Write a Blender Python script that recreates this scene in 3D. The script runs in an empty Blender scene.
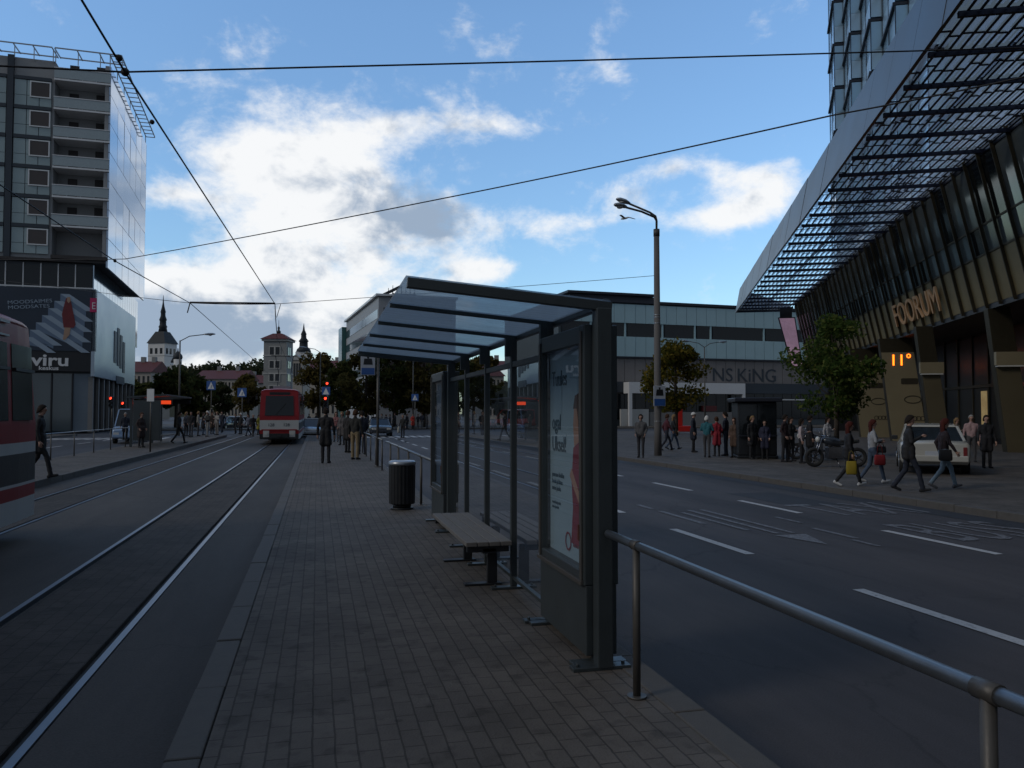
import bpy, bmesh, math, random
import numpy as np
from mathutils import Vector, Matrix
R = math.radians
random.seed(7)
scene = bpy.context.scene
col = scene.collection

# ------------------------------------------------------------------ camera
EYE = 1.6
F = 800.0
YAW = R(13.7)
PITCH = math.atan(29 / 800)
ct, st = math.cos(YAW), math.sin(YAW)
cam_d = bpy.data.cameras.new('camera')
cam = bpy.data.objects.new('camera', cam_d)
col.objects.link(cam)
cam.location = (0, 0, EYE)
cam.rotation_euler = (math.pi / 2 + PITCH, 0, -YAW)
cam_d.sensor_width = 36
cam_d.lens = 36 * F / 1024
cam_d.clip_start = 0.05
cam_d.clip_end = 5000
scene.camera = cam

def ray(px, py):
    """world direction of a picture point, scaled to 1 m of forward distance on the ground"""
    a, b = (px - 512) / F, (384 - py) / F
    fwd = math.cos(PITCH) - b * math.sin(PITCH)
    up = math.sin(PITCH) + b * math.cos(PITCH)
    a, up = a / fwd, up / fwd
    return Vector((a * ct + st, -a * st + ct, up))

def G(px, py, z=0.0):
    d = ray(px, py)
    t = (z - EYE) / d.z
    return Vector((d.x * t, d.y * t, z))

def W(px, dist, z=0.0, py=413):
    d = ray(px, py)
    return Vector((d.x * dist, d.y * dist, z))

def HZ(py, dist):
    return EYE + ray(512, py).z * dist

# ------------------------------------------------------------------ sky, sun, exposure
SUN_EL, SUN_AZ = R(32), R(-104)
world = bpy.data.worlds.new('World')
scene.world = world
world.use_nodes = True
wn = world.node_tree.nodes
wl = world.node_tree.links
wn.clear()

def wnode(t, **kw):
    n = wn.new(t)
    for k, v in kw.items():
        setattr(n, k, v)
    return n

def wmath(op, a, b=None, c=None, clamp=False):
    n = wnode('ShaderNodeMath', operation=op, use_clamp=clamp)
    for i, v in enumerate((a, b, c)):
        if v is None:
            continue
        if isinstance(v, (int, float)):
            n.inputs[i].default_value = v
        else:
            wl.new(v, n.inputs[i])
    return n.outputs[0]

def wdot(vec_socket, v):
    n = wnode('ShaderNodeVectorMath', operation='DOT_PRODUCT')
    wl.new(vec_socket, n.inputs[0])
    n.inputs[1].default_value = v
    return n.outputs['Value']

tc = wnode('ShaderNodeTexCoord')
DIR = tc.outputs['Generated']
sky = wnode('ShaderNodeTexSky', sky_type='NISHITA')
sky.sun_disc = False
sky.sun_elevation = SUN_EL
sky.sun_rotation = SUN_AZ
sky.altitude = 0
sky.air_density = 1.0
sky.dust_density = 0.25
sky.ozone_density = 2.0

def wnoise(vec, scale, detail, rough, dist=0.0):
    n = wnode('ShaderNodeTexNoise')
    n.inputs['Scale'].default_value = scale
    n.inputs['Detail'].default_value = detail
    n.inputs['Roughness'].default_value = rough
    n.inputs['Distortion'].default_value = dist
    wl.new(vec, n.inputs['Vector'])
    return n.outputs['Fac']

def wmap(vec, scale=(1, 1, 1), loc=(0, 0, 0)):
    n = wnode('ShaderNodeMapping')
    n.inputs['Scale'].default_value = scale
    n.inputs['Location'].default_value = loc
    wl.new(vec, n.inputs['Vector'])
    return n.outputs['Vector']

def blob(px, py, rx, ry, amp):
    """soft patch of cloud cover round one direction of the sky"""
    c = ray(px, py).normalized()
    right = c.cross(Vector((0, 0, 1))).normalized()
    up = right.cross(c).normalized()
    a = wdot(DIR, right * (F / rx))
    b = wdot(DIR, up * (F / ry))
    s = wmath('ADD', wmath('MULTIPLY', a, a), wmath('MULTIPLY', b, b))
    g = wmath('EXPONENT', wmath('MULTIPLY', s, -1.0))
    return wmath('MULTIPLY', wmath('MULTIPLY', g, amp), wmath('GREATER_THAN', wdot(DIR, c), 0.0))

def wsum(l):
    o = l[0]
    for x in l[1:]:
        o = wmath('ADD', o, x)
    return o

COVER = [(288, 215, 100, 60, .60), (240, 160, 75, 30, .52), (330, 148, 80, 22, .44), (172, 195, 36, 18, .5),
         (395, 218, 50, 36, .58), (335, 275, 92, 42, .52), (155, 285, 60, 26, .6), (215, 330, 150, 44, .66), (160, 330, 60, 40, .5),
         (345, 322, 85, 26, .48), (445, 225, 36, 34, .36), (490, 270, 34, 13, .56), (470, 122, 60, 13, .34), (390, 128, 60, 14, .36), (540, 130, 40, 12, .2),
         (560, 222, 66, 14, .56), (618, 196, 46, 22, .46), (668, 166, 32, 12, .5), (690, 216, 46, 16, .34),
         (770, 190, 36, 26, .52), (735, 172, 26, 12, .36), (740, 215, 36, 12, .36), (620, 255, 120, 12, .14), (760, 15, 70, 24, .26), (650, 60, 120, 30, .0)]
cover = wsum([blob(*c) for c in COVER])
# unseen cloud added all round outside the view, to hold down the ground light
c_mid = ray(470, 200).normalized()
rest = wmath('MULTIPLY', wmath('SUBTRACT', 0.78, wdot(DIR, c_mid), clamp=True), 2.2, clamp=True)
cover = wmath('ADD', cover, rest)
flat = wmap(DIR, (1, 1, 1.6))
n1 = wnoise(flat, 7.0, 14, 0.60, 0.25)
n2 = wnoise(wmap(DIR, (1, 1, 1.4), (3.1, 1.7, 0.4)), 24.0, 10, 0.66, 0.3)
fbm = wmath('ADD', wmath('MULTIPLY', wmath('SUBTRACT', n1, 0.5), 1.9), wmath('MULTIPLY', wmath('SUBTRACT', n2, 0.5), 0.6))
dens = wmath('ADD', cover, fbm)
mr = wnode('ShaderNodeMapRange', interpolation_type='SMOOTHSTEP')
wl.new(dens, mr.inputs['Value'])
mr.inputs['From Min'].default_value = 0.15
mr.inputs['From Max'].default_value = 0.70
alpha = mr.outputs['Result']
# grey undersides of the thick cloud, and lumps lit from the upper left
GREY = [(405, 215, 52, 32, 1.0), (440, 225, 30, 30, .6), (290, 300, 80, 14, .6), (180, 340, 90, 36, 1.0), (150, 318, 45, 28, .9), (300, 338, 90, 12, .35),
        (360, 250, 50, 12, .45), (640, 232, 90, 8, .3), (250, 322, 60, 14, .6)]
grey = wsum([blob(*c) for c in GREY])
rl = ray(300, 220).normalized()
r_right = rl.cross(Vector((0, 0, 1))).normalized()
off = r_right * -0.020 + Vector((0, 0, 0.028))
nA = wnoise(wmap(DIR, (1, 1, 1.3)), 13.0, 8, 0.58, 0.3)
nB = wnoise(wmap(DIR, (1, 1, 1.3), tuple(off)), 13.0, 8, 0.58, 0.3)
relief = wmath('SUBTRACT', nB, nA)
n3 = wnoise(wmap(DIR, (1, 1, 1.6), (0.02, 0.05, 0.06)), 8.5, 8, 0.55, 0.2)
shade = wmath('ADD', wmath('MULTIPLY', grey, 0.95), wmath('MULTIPLY', wmath('SUBTRACT', n3, 0.53), 1.3))
shade = wmath('ADD', shade, wmath('MULTIPLY', relief, 2.6))
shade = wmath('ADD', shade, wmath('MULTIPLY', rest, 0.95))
mr2 = wnode('ShaderNodeMapRange', interpolation_type='SMOOTHSTEP')
wl.new(shade, mr2.inputs['Value'])
mr2.inputs['From Min'].default_value = 0.0
mr2.inputs['From Max'].default_value = 1.05
ccol = wnode('ShaderNodeMix', data_type='RGBA')
wl.new(mr2.outputs['Result'], ccol.inputs[0])
ccol.inputs[6].default_value = (4.8, 4.85, 4.9, 1)
ccol.inputs[7].default_value = (1.65, 2.1, 2.75, 1)
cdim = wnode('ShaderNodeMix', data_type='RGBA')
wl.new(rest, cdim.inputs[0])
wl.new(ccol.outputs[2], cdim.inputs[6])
cdim.inputs[7].default_value = (0.92, 1.08, 1.32, 1)  # added out-of-view cloud darkened so less light reaches the ground
# the clear blue is a little deeper than the model's
tint = wnode('ShaderNodeMix', data_type='RGBA', blend_type='MULTIPLY')
tint.inputs[0].default_value = 1.0
wl.new(sky.outputs[0], tint.inputs[6])
tint.inputs[7].default_value = (1.00, 1.18, 1.26, 1)
skymix = wnode('ShaderNodeMix', data_type='RGBA')
wl.new(wmath('MULTIPLY', alpha, 0.97), skymix.inputs[0])
# paler towards the horizon than a hazeless model gives
sep = wnode('ShaderNodeSeparateXYZ')
wl.new(DIR, sep.inputs[0])
hz_ = wnode('ShaderNodeMapRange')
wl.new(sep.outputs[2], hz_.inputs['Value'])
hz_.inputs['From Min'].default_value = 0.08
hz_.inputs['From Max'].default_value = 0.45
hz_.inputs['To Min'].default_value = 0.60
hz_.inputs['To Max'].default_value = 0.86
tint2 = wnode('ShaderNodeVectorMath', operation='SCALE')
wl.new(tint.outputs[2], tint2.inputs[0])
wl.new(hz_.outputs['Result'], tint2.inputs['Scale'])
wl.new(tint2.outputs[0], skymix.inputs[6])
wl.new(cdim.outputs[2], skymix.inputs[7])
bg = wnode('ShaderNodeBackground')
bg.inputs['Strength'].default_value = 0.15
wl.new(skymix.outputs[2], bg.inputs['Color'])
wo = wnode('ShaderNodeOutputWorld')
wl.new(bg.outputs[0], wo.inputs['Surface'])

sun_d = bpy.data.lights.new('sun', 'SUN')
sun_d.energy = 0.5
sun_d.angle = R(14)
sun_d.color = (1.0, 0.93, 0.84)
sun = bpy.data.objects.new('sun', sun_d)
col.objects.link(sun)
sd = Vector((math.sin(SUN_AZ) * math.cos(SUN_EL), math.cos(SUN_AZ) * math.cos(SUN_EL), math.sin(SUN_EL)))
sun.rotation_euler = sd.to_track_quat('Z', 'Y').to_euler()
sun.location = (-20, 30, 60)

vs = scene.view_settings
vs.view_transform = 'Standard'
vs.look = 'None'
vs.exposure = 0.4
vs.gamma = 1
vs.use_curve_mapping = False
scene.cycles.max_bounces = 6
scene.cycles.transparent_max_bounces = 14
scene.cycles.caustics_reflective = False
scene.cycles.caustics_refractive = False
scene.cycles.use_denoising = True

# ------------------------------------------------------------------ materials
def newmat(name):
    m = bpy.data.materials.new(name)
    m.use_nodes = True
    return m, m.node_tree.nodes, m.node_tree.links

def mat(name, c, rough=0.6, metal=0.0, var=0.18, scale=6.0, bump=0.0, bscale=60.0, emit=0.0, spec=0.5, coat=0.0, tint=None, streak=False):
    m, n, l = newmat(name)
    p = n['Principled BSDF']
    p.inputs['Roughness'].default_value = rough
    p.inputs['Metallic'].default_value = metal
    p.inputs['Specular IOR Level'].default_value = spec
    p.inputs['Coat Weight'].default_value = coat
    t = n.new('ShaderNodeTexCoord')
    vec = t.outputs['Object']
    if streak:
        mp = n.new('ShaderNodeMapping')
        mp.inputs['Scale'].default_value = (1, 1, 0.12)
        l.new(vec, mp.inputs['Vector'])
        vec = mp.outputs['Vector']
    no = n.new('ShaderNodeTexNoise')
    no.inputs['Scale'].default_value = scale
    no.inputs['Detail'].default_value = 6
    no.inputs['Roughness'].default_value = 0.62
    l.new(vec, no.inputs['Vector'])
    mx = n.new('ShaderNodeMix')
    mx.data_type = 'RGBA'
    l.new(no.outputs['Fac'], mx.inputs[0])
    d = tint or c
    mx.inputs[6].default_value = (d[0] * (1 - var), d[1] * (1 - var), d[2] * (1 - var), 1)
    mx.inputs[7].default_value = (min(1, c[0] * (1 + var)), min(1, c[1] * (1 + var)), min(1, c[2] * (1 + var)), 1)
    l.new(mx.outputs[2], p.inputs['Base Color'])
    mrr = n.new('ShaderNodeMapRange')
    l.new(no.outputs['Fac'], mrr.inputs['Value'])
    mrr.inputs['To Min'].default_value = max(0.02, rough - 0.08)
    mrr.inputs['To Max'].default_value = min(1, rough + 0.08)
    l.new(mrr.outputs['Result'], p.inputs['Roughness'])
    if bump:
        nb = n.new('ShaderNodeTexNoise')
        nb.inputs['Scale'].default_value = bscale
        nb.inputs['Detail'].default_value = 5
        l.new(t.outputs['Object'], nb.inputs['Vector'])
        b = n.new('ShaderNodeBump')
        b.inputs['Strength'].default_value = bump
        b.inputs['Distance'].default_value = 0.01
        l.new(nb.outputs['Fac'], b.inputs['Height'])
        l.new(b.outputs['Normal'], p.inputs['Normal'])
    if emit:
        p.inputs['Emission Color'].default_value = (*c, 1)
        p.inputs['Emission Strength'].default_value = emit
    return m

def glass_mat(name, tint=(0.86, 0.92, 0.95), ior=1.5, refl=1.0, dirt=0.04, rough=0.0):
    """thin clear pane: what is behind it shows through, the sky and street mirror in it"""
    m, n, l = newmat(name)
    n.clear()
    out = n.new('ShaderNodeOutputMaterial')
    tr = n.new('ShaderNodeBsdfTransparent')
    tr.inputs[0].default_value = (*tint, 1)
    gl = n.new('ShaderNodeBsdfGlossy')
    gl.inputs['Roughness'].default_value = rough
    gl.inputs['Color'].default_value = (.95, .97, 1, 1)
    df = n.new('ShaderNodeBsdfDiffuse')
    df.inputs[0].default_value = (.4, .42, .42, 1)
    fr = n.new('ShaderNodeFresnel')
    fr.inputs['IOR'].default_value = ior
    mu = n.new('ShaderNodeMath')
    mu.operation = 'MULTIPLY'
    mu.use_clamp = True
    mu.inputs[1].default_value = refl
    l.new(fr.outputs[0], mu.inputs[0])
    t = n.new('ShaderNodeTexCoord')
    no = n.new('ShaderNodeTexNoise')
    no.inputs['Scale'].default_value = 3.0
    no.inputs['Detail'].default_value = 8
    l.new(t.outputs['Object'], no.inputs['Vector'])
    m1 = n.new('ShaderNodeMath')
    m1.operation = 'MULTIPLY'
    m1.inputs[1].default_value = dirt * 2
    l.new(no.outputs['Fac'], m1.inputs[0])
    a = n.new('ShaderNodeMixShader')
    l.new(m1.outputs[0], a.inputs[0])
    l.new(tr.outputs[0], a.inputs[1])
    l.new(df.outputs[0], a.inputs[2])
    b = n.new('ShaderNodeMixShader')
    l.new(mu.outputs[0], b.inputs[0])
    l.new(a.outputs[0], b.inputs[1])
    l.new(gl.outputs[0], b.inputs[2])
    l.new(b.outputs[0], out.inputs['Surface'])
    return m

def frosted_mat(name, tint, clear=0.5, dcol=(.5, .55, .6)):
    """translucent pane that passes part of the sky light straight and scatters part"""
    m, n, l = newmat(name)
    n.clear()
    out = n.new('ShaderNodeOutputMaterial')
    tr = n.new('ShaderNodeBsdfTransparent')
    tr.inputs[0].default_value = (*tint, 1)
    tl = n.new('ShaderNodeBsdfTranslucent')
    tl.inputs[0].default_value = (*dcol, 1)
    gl = n.new('ShaderNodeBsdfGlossy')
    gl.inputs['Roughness'].default_value = 0.12
    t = n.new('ShaderNodeTexCoord')
    mp = n.new('ShaderNodeMapping')
    mp.inputs['Scale'].default_value = (.8, 7, 1)
    mp.inputs['Rotation'].default_value = (0, 0, .25)
    l.new(t.outputs['Object'], mp.inputs['Vector'])
    no = n.new('ShaderNodeTexNoise')
    no.inputs['Scale'].default_value = 1.6
    no.inputs['Detail'].default_value = 9
    no.inputs['Roughness'].default_value = .68
    l.new(mp.outputs['Vector'], no.inputs['Vector'])
    mr_ = n.new('ShaderNodeMapRange')
    l.new(no.outputs['Fac'], mr_.inputs['Value'])
    mr_.inputs['From Min'].default_value = .3
    mr_.inputs['From Max'].default_value = .7
    mr_.inputs['To Min'].default_value = clear - .14
    mr_.inputs['To Max'].default_value = clear + .14
    a = n.new('ShaderNodeMixShader')
    l.new(mr_.outputs['Result'], a.inputs[0])
    l.new(tl.outputs[0], a.inputs[1])
    l.new(tr.outputs[0], a.inputs[2])
    b = n.new('ShaderNodeMixShader')
    b.inputs[0].default_value = .06
    l.new(a.outputs[0], b.inputs[1])
    l.new(gl.outputs[0], b.inputs[2])
    l.new(b.outputs[0], out.inputs['Surface'])
    return m

def leaf_mat(name, c1, c2, c3):
    m, n, l = newmat(name)
    n.clear()
    out = n.new('ShaderNodeOutputMaterial')
    g = n.new('ShaderNodeNewGeometry')
    cr = n.new('ShaderNodeValToRGB')
    cr.color_ramp.elements[0].color = (*c1, 1)
    cr.color_ramp.elements[1].color = (*c3, 1)
    e = cr.color_ramp.elements.new(.55)
    e.color = (*c2, 1)
    l.new(g.outputs['Random Per Island'], cr.inputs[0])
    d = n.new('ShaderNodeBsdfDiffuse')
    t = n.new('ShaderNodeBsdfTranslucent')
    l.new(cr.outputs[0], d.inputs[0])
    l.new(cr.outputs[0], t.inputs[0])
    mx = n.new('ShaderNodeMixShader')
    mx.inputs[0].default_value = .4
    l.new(d.outputs[0], mx.inputs[1])
    l.new(t.outputs[0], mx.inputs[2])
    l.new(mx.outputs[0], out.inputs['Surface'])
    return m

def paver_mat(name, c, w, h, mort=.006, rot=math.pi / 2, var=.25):
    m, n, l = newmat(name)
    p = n['Principled BSDF']
    t = n.new('ShaderNodeTexCoord')
    mp = n.new('ShaderNodeMapping')
    mp.inputs['Rotation'].default_value = (0, 0, rot)
    l.new(t.outputs['Object'], mp.inputs['Vector'])
    # wavy block edges
    wv = n.new('ShaderNodeTexNoise')
    wv.inputs['Scale'].default_value = 9
    wv.inputs['Detail'].default_value = 2
    l.new(mp.outputs['Vector'], wv.inputs['Vector'])
    sub = n.new('ShaderNodeVectorMath')
    sub.operation = 'MULTIPLY_ADD'
    l.new(wv.outputs['Color'], sub.inputs[0])
    sub.inputs[1].default_value = (.012, .012, 0)
    l.new(mp.outputs['Vector'], sub.inputs[2])
    br = n.new('ShaderNodeTexBrick')
    br.inputs['Scale'].default_value = 1
    br.inputs['Brick Width'].default_value = w
    br.inputs['Row Height'].default_value = h
    br.inputs['Mortar Size'].default_value = mort
    br.inputs['Mortar Smooth'].default_value = .4
    br.inputs['Color1'].default_value = (c[0] * (1 - var), c[1] * (1 - var), c[2] * (1 - var), 1)
    br.inputs['Color2'].default_value = (c[0] * (1 + var), c[1] * (1 + var), c[2] * (1 + var), 1)
    br.inputs['Mortar'].default_value = (c[0] * .52, c[1] * .52, c[2] * .52, 1)
    l.new(sub.outputs[0], br.inputs['Vector'])
    no = n.new('ShaderNodeTexNoise')
    no.inputs['Scale'].default_value = .9
    no.inputs['Detail'].default_value = 9
    no.inputs['Roughness'].default_value = .7
    l.new(t.outputs['Object'], no.inputs['Vector'])
    mr_ = n.new('ShaderNodeMapRange')
    l.new(no.outputs['Fac'], mr_.inputs['Value'])
    mr_.inputs['From Min'].default_value = .25
    mr_.inputs['From Max'].default_value = .75
    mr_.inputs['To Min'].default_value = .55
    mr_.inputs['To Max'].default_value = 1.4
    mx = n.new('ShaderNodeMix')
    mx.data_type = 'RGBA'
    mx.blend_type = 'MULTIPLY'
    mx.inputs[0].default_value = 1
    l.new(br.outputs['Color'], mx.inputs[6])
    l.new(mr_.outputs['Result'], mx.inputs[7])
    # trodden gum and dark stains
    sp = n.new('ShaderNodeTexNoise')
    sp.inputs['Scale'].default_value = 5.5
    sp.inputs['Detail'].default_value = 3
    l.new(t.outputs['Object'], sp.inputs['Vector'])
    vo = n.new('ShaderNodeTexVoronoi')
    vo.inputs['Scale'].default_value = 2.6
    l.new(t.outputs['Object'], vo.inputs['Vector'])
    s1 = n.new('ShaderNodeMapRange')
    l.new(sp.outputs['Fac'], s1.inputs['Value'])
    s1.inputs['From Min'].default_value = .56
    s1.inputs['From Max'].default_value = .68
    s1.inputs['To Min'].default_value = 1
    s1.inputs['To Max'].default_value = .68
    s2 = n.new('ShaderNodeMapRange')
    l.new(vo.outputs['Distance'], s2.inputs['Value'])
    s2.inputs['From Min'].default_value = .045
    s2.inputs['From Max'].default_value = .075
    s2.inputs['To Min'].default_value = .62
    s2.inputs['To Max'].default_value = 1
    s3 = n.new('ShaderNodeMath')
    s3.operation = 'MULTIPLY'
    l.new(s1.outputs['Result'], s3.inputs[0])
    l.new(s2.outputs['Result'], s3.inputs[1])
    mx2 = n.new('ShaderNodeMix')
    mx2.data_type = 'RGBA'
    mx2.blend_type = 'MULTIPLY'
    mx2.inputs[0].default_value = 1
    l.new(mx.outputs[2], mx2.inputs[6])
    l.new(s3.outputs[0], mx2.inputs[7])
    l.new(mx2.outputs[2], p.inputs['Base Color'])
    p.inputs['Roughness'].default_value = .82
    p.inputs['Specular IOR Level'].default_value = .3
    fine = n.new('ShaderNodeTexNoise')
    fine.inputs['Scale'].default_value = 70
    fine.inputs['Detail'].default_value = 4
    l.new(t.outputs['Object'], fine.inputs['Vector'])
    ad = n.new('ShaderNodeMath')
    ad.operation = 'MULTIPLY_ADD'
    l.new(br.outputs['Fac'], ad.inputs[0])
    ad.inputs[1].default_value = -1
    l.new(fine.outputs['Fac'], ad.inputs[2])
    b = n.new('ShaderNodeBump')
    b.inputs['Strength'].default_value = .55
    b.inputs['Distance'].default_value = .008
    l.new(ad.outputs[0], b.inputs['Height'])
    l.new(b.outputs['Normal'], p.inputs['Normal'])
    return m

def asphalt_mat(name, c, worn=.25, rough=.78):
    m, n, l = newmat(name)
    p = n['Principled BSDF']
    t = n.new('ShaderNodeTexCoord')
    big = n.new('ShaderNodeTexNoise')
    big.inputs['Scale'].default_value = .35
    big.inputs['Detail'].default_value = 9
    big.inputs['Roughness'].default_value = .65
    mp = n.new('ShaderNodeMapping')
    mp.inputs['Scale'].default_value = (1.6, .28, 1)
    l.new(t.outputs['Object'], mp.inputs['Vector'])
    l.new(mp.outputs['Vector'], big.inputs['Vector'])
    fine = n.new('ShaderNodeTexNoise')
    fine.inputs['Scale'].default_value = 90
    fine.inputs['Detail'].default_value = 3
    l.new(t.outputs['Object'], fine.inputs['Vector'])
    mr_ = n.new('ShaderNodeMapRange')
    l.new(big.outputs['Fac'], mr_.inputs['Value'])
    mr_.inputs['From Min'].default_value = .3
    mr_.inputs['From Max'].default_value = .7
    mr_.inputs['To Min'].default_value = 1 - worn * 1.3
    mr_.inputs['To Max'].default_value = 1 + worn
    mr2_ = n.new('ShaderNodeMapRange')
    l.new(fine.outputs['Fac'], mr2_.inputs['Value'])
    mr2_.inputs['To Min'].default_value = .55
    mr2_.inputs['To Max'].default_value = 1.45
    mu = n.new('ShaderNodeMath')
    mu.operation = 'MULTIPLY'
    l.new(mr_.outputs['Result'], mu.inputs[0])
    l.new(mr2_.outputs['Result'], mu.inputs[1])
    # thin tarred cracks
    vo = n.new('ShaderNodeTexVoronoi')
    vo.feature = 'DISTANCE_TO_EDGE'
    vo.inputs['Scale'].default_value = .22
    nv = n.new('ShaderNodeVectorMath')
    nv.operation = 'MULTIPLY_ADD'
    l.new(big.outputs['Color'], nv.inputs[0])
    nv.inputs[1].default_value = (2.5, 2.5, 0)
    l.new(t.outputs['Object'], nv.inputs[2])
    l.new(nv.outputs[0], vo.inputs['Vector'])
    lt = n.new('ShaderNodeMath')
    lt.operation = 'LESS_THAN'
    lt.inputs[1].default_value = .0035
    l.new(vo.outputs['Distance'], lt.inputs[0])
    mc = n.new('ShaderNodeMath')
    mc.operation = 'MULTIPLY_ADD'
    l.new(lt.outputs[0], mc.inputs[0])
    mc.inputs[1].default_value = -.22
    mc.inputs[2].default_value = 1
    mu2 = n.new('ShaderNodeMath')
    mu2.operation = 'MULTIPLY'
    l.new(mu.outputs[0], mu2.inputs[0])
    l.new(mc.outputs[0], mu2.inputs[1])
    mx = n.new('ShaderNodeMix')
    mx.data_type = 'RGBA'
    mx.blend_type = 'MULTIPLY'
    mx.inputs[0].default_value = 1
    mx.inputs[6].default_value = (*c, 1)
    l.new(mu2.outputs[0], mx.inputs[7])
    l.new(mx.outputs[2], p.inputs['Base Color'])
    p.inputs['Roughness'].default_value = rough
    p.inputs['Specular IOR Level'].default_value = .35
    b = n.new('ShaderNodeBump')
    b.inputs['Strength'].default_value = .5
    b.inputs['Distance'].default_value = .006
    l.new(fine.outputs['Fac'], b.inputs['Height'])
    l.new(b.outputs['Normal'], p.inputs['Normal'])
    return m

def paint_mat(name, c, wear=.5):
    """road paint worn through to the asphalt in patches"""
    m, n, l = newmat(name)
    p = n['Principled BSDF']
    t = n.new('ShaderNodeTexCoord')
    a = n.new('ShaderNodeTexNoise')
    a.inputs['Scale'].default_value = 14
    a.inputs['Detail'].default_value = 8
    a.inputs['Roughness'].default_value = .75
    l.new(t.outputs['Object'], a.inputs['Vector'])
    mr_ = n.new('ShaderNodeMapRange')
    l.new(a.outputs['Fac'], mr_.inputs['Value'])
    mr_.inputs['From Min'].default_value = wear - .14
    mr_.inputs['From Max'].default_value = wear + .08
    mx = n.new('ShaderNodeMix')
    mx.data_type = 'RGBA'
    l.new(mr_.outputs['Result'], mx.inputs[0])
    mx.inputs[6].default_value = (.07, .07, .075, 1)
    mx.inputs[7].default_value = (*c, 1)
    l.new(mx.outputs[2], p.inputs['Base Color'])
    p.inputs['Roughness'].default_value = .7
    return m

M = {}
M['asphalt'] = asphalt_mat('asphalt', (.065, .059, .061), worn=.38)
M['asphalt_left'] = asphalt_mat('asphalt_side_road', (.05, .052, .06))
M['trackbed'] = asphalt_mat('track_bed_asphalt', (.054, .047, .042), worn=.45)
M['trackmid'] = paver_mat('track_setts', (.054, .046, .040), .24, .13, mort=.006, var=.12)
M['ground'] = asphalt_mat('square_paving', (.09, .09, .095), worn=.3)
M['paver'] = paver_mat('platform_pavers', (.112, .098, .086), .20, .106, var=.09)
M['pavement'] = paver_mat('pavement_slabs', (.105, .093, .082), .6, .3, mort=.006, var=.12)
M['kerb'] = mat('kerb_granite', (.092, .084, .076), .8, var=.3, scale=9, bump=.4, bscale=120)
M['paint'] = paint_mat('road_paint', (.48, .48, .48), .4)
M['paint_worn'] = paint_mat('road_paint_worn', (.25, .25, .265), .56)
M['rail'] = mat('rail_steel', (.22, .23, .25), .42, 1.0, var=.2, scale=3)
M['groove'] = mat('rail_groove', (.012, .012, .012), .8)
M['steel_dark'] = mat('shelter_steel', (.055, .066, .07), .42, .25, var=.22, scale=5, bump=.05)
M['steel_black'] = mat('black_steel', (.022, .024, .028), .45, .3, var=.25)
M['galv'] = mat('galvanised_steel', (.34, .36, .38), .38, .85, var=.2, scale=14, bump=.08)
M['rail_tube'] = mat('railing_tube', (.20, .215, .23), .42, .8, var=.3, scale=10, bump=.1)
M['galv_post'] = mat('grey_painted_post', (.095, .088, .08), .5, .3, var=.25, scale=9, bump=.1)
M['glass'] = glass_mat('shelter_glass', (.84, .90, .93), 1.5, .62, .05)
M['glass_case'] = glass_mat('poster_glass', (.92, .95, .96), 1.45, .28, .02)
M['roof_glass'] = frosted_mat('roof_glass', (.78, .86, .92), .38, (.33, .39, .45))
M['louvre_glass'] = frosted_mat('louvre_glass', (.84, .92, 1.0), .36, (.70, .83, 1.0))
M['wood'] = mat('grey_bench_wood', (.16, .15, .14), .75, var=.3, scale=12, bump=.3, bscale=40, streak=False)
M['black'] = mat('black_plastic', (.016, .017, .019), .4, var=.3)
M['rubber'] = mat('rubber', (.018, .018, .018), .85)
M['poster_paper'] = mat('poster_paper', (.30, .41, .48), .55, var=.06, scale=2)
M['poster_ink'] = mat('poster_ink', (.05, .10, .13), .6)
M['poster_red'] = mat('poster_red', (.22, .025, .045), .6, var=.2)
M['poster_skin'] = mat('poster_skin', (.42, .24, .17), .6)
M['poster_hair'] = mat('poster_hair', (.10, .05, .035), .6)
M['white'] = mat('white_paint', (.72, .73, .74), .4, var=.08)
M['offwhite'] = mat('offwhite_render', (.50, .50, .48), .8, var=.12, scale=2)
M['tram_red'] = mat('tram_red', (.27, .013, .018), .4, var=.15, scale=3, spec=.3)
M['tram_white'] = mat('tram_cream', (.50, .51, .50), .4, var=.12, scale=3)
M['tram_grey'] = mat('tram_grey', (.26, .29, .33), .4, var=.1, scale=3)
M['win'] = mat('dark_window', (.010, .013, .016), .08, var=.3, scale=.5, spec=.45)
M['win_warm'] = mat('brown_window', (.05, .035, .03), .12, var=.35, scale=.6, spec=.6)
M['win_blue'] = mat('blue_window', (.045, .07, .085), .05, var=.3, scale=.3, spec=1.0)
M['mirror_glass'] = mat('mirror_glass', (.34, .42, .52), .06, .8, var=.12, scale=.2)
M['chrome'] = mat('chrome', (.22, .22, .24), .25, 1.0)
M['lamp_lens'] = mat('lamp_lens', (.55, .55, .52), .15)
M['red_lens'] = mat('red_lens', (.16, .012, .012), .3)
M['red_lit'] = mat('red_signal', (1.0, .05, .02), .4, var=.02, emit=2.2)
M['amber_lit'] = mat('amber_led', (1.0, .16, .01), .4, var=.02, emit=3.0)
M['led_red'] = mat('red_led_panel', (1.0, .08, .02), .4, var=.25, scale=14, emit=.55)
M['blue_sign'] = mat('blue_sign', (.03, .10, .32), .4, var=.1)
M['grey_sign'] = mat('pale_sign', (.42, .45, .50), .5, var=.1)
M['concrete'] = mat('concrete', (.22, .215, .21), .85, var=.2, scale=4, bump=.2)
M['concrete_pole'] = mat('concrete_pole', (.13, .122, .118), .85, var=.25, scale=3, bump=.3, streak=True)
M['dark_metal'] = mat('dark_metal', (.03, .033, .045), .45, .4, var=.25)
M['wire'] = mat('wire_black', (.012, .012, .014), .6)
M['red_stand'] = mat('red_enamel', (.55, .025, .02), .4)
M['bark'] = mat('bark', (.06, .048, .038), .9, var=.35, scale=9, bump=.6, bscale=25)
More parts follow.
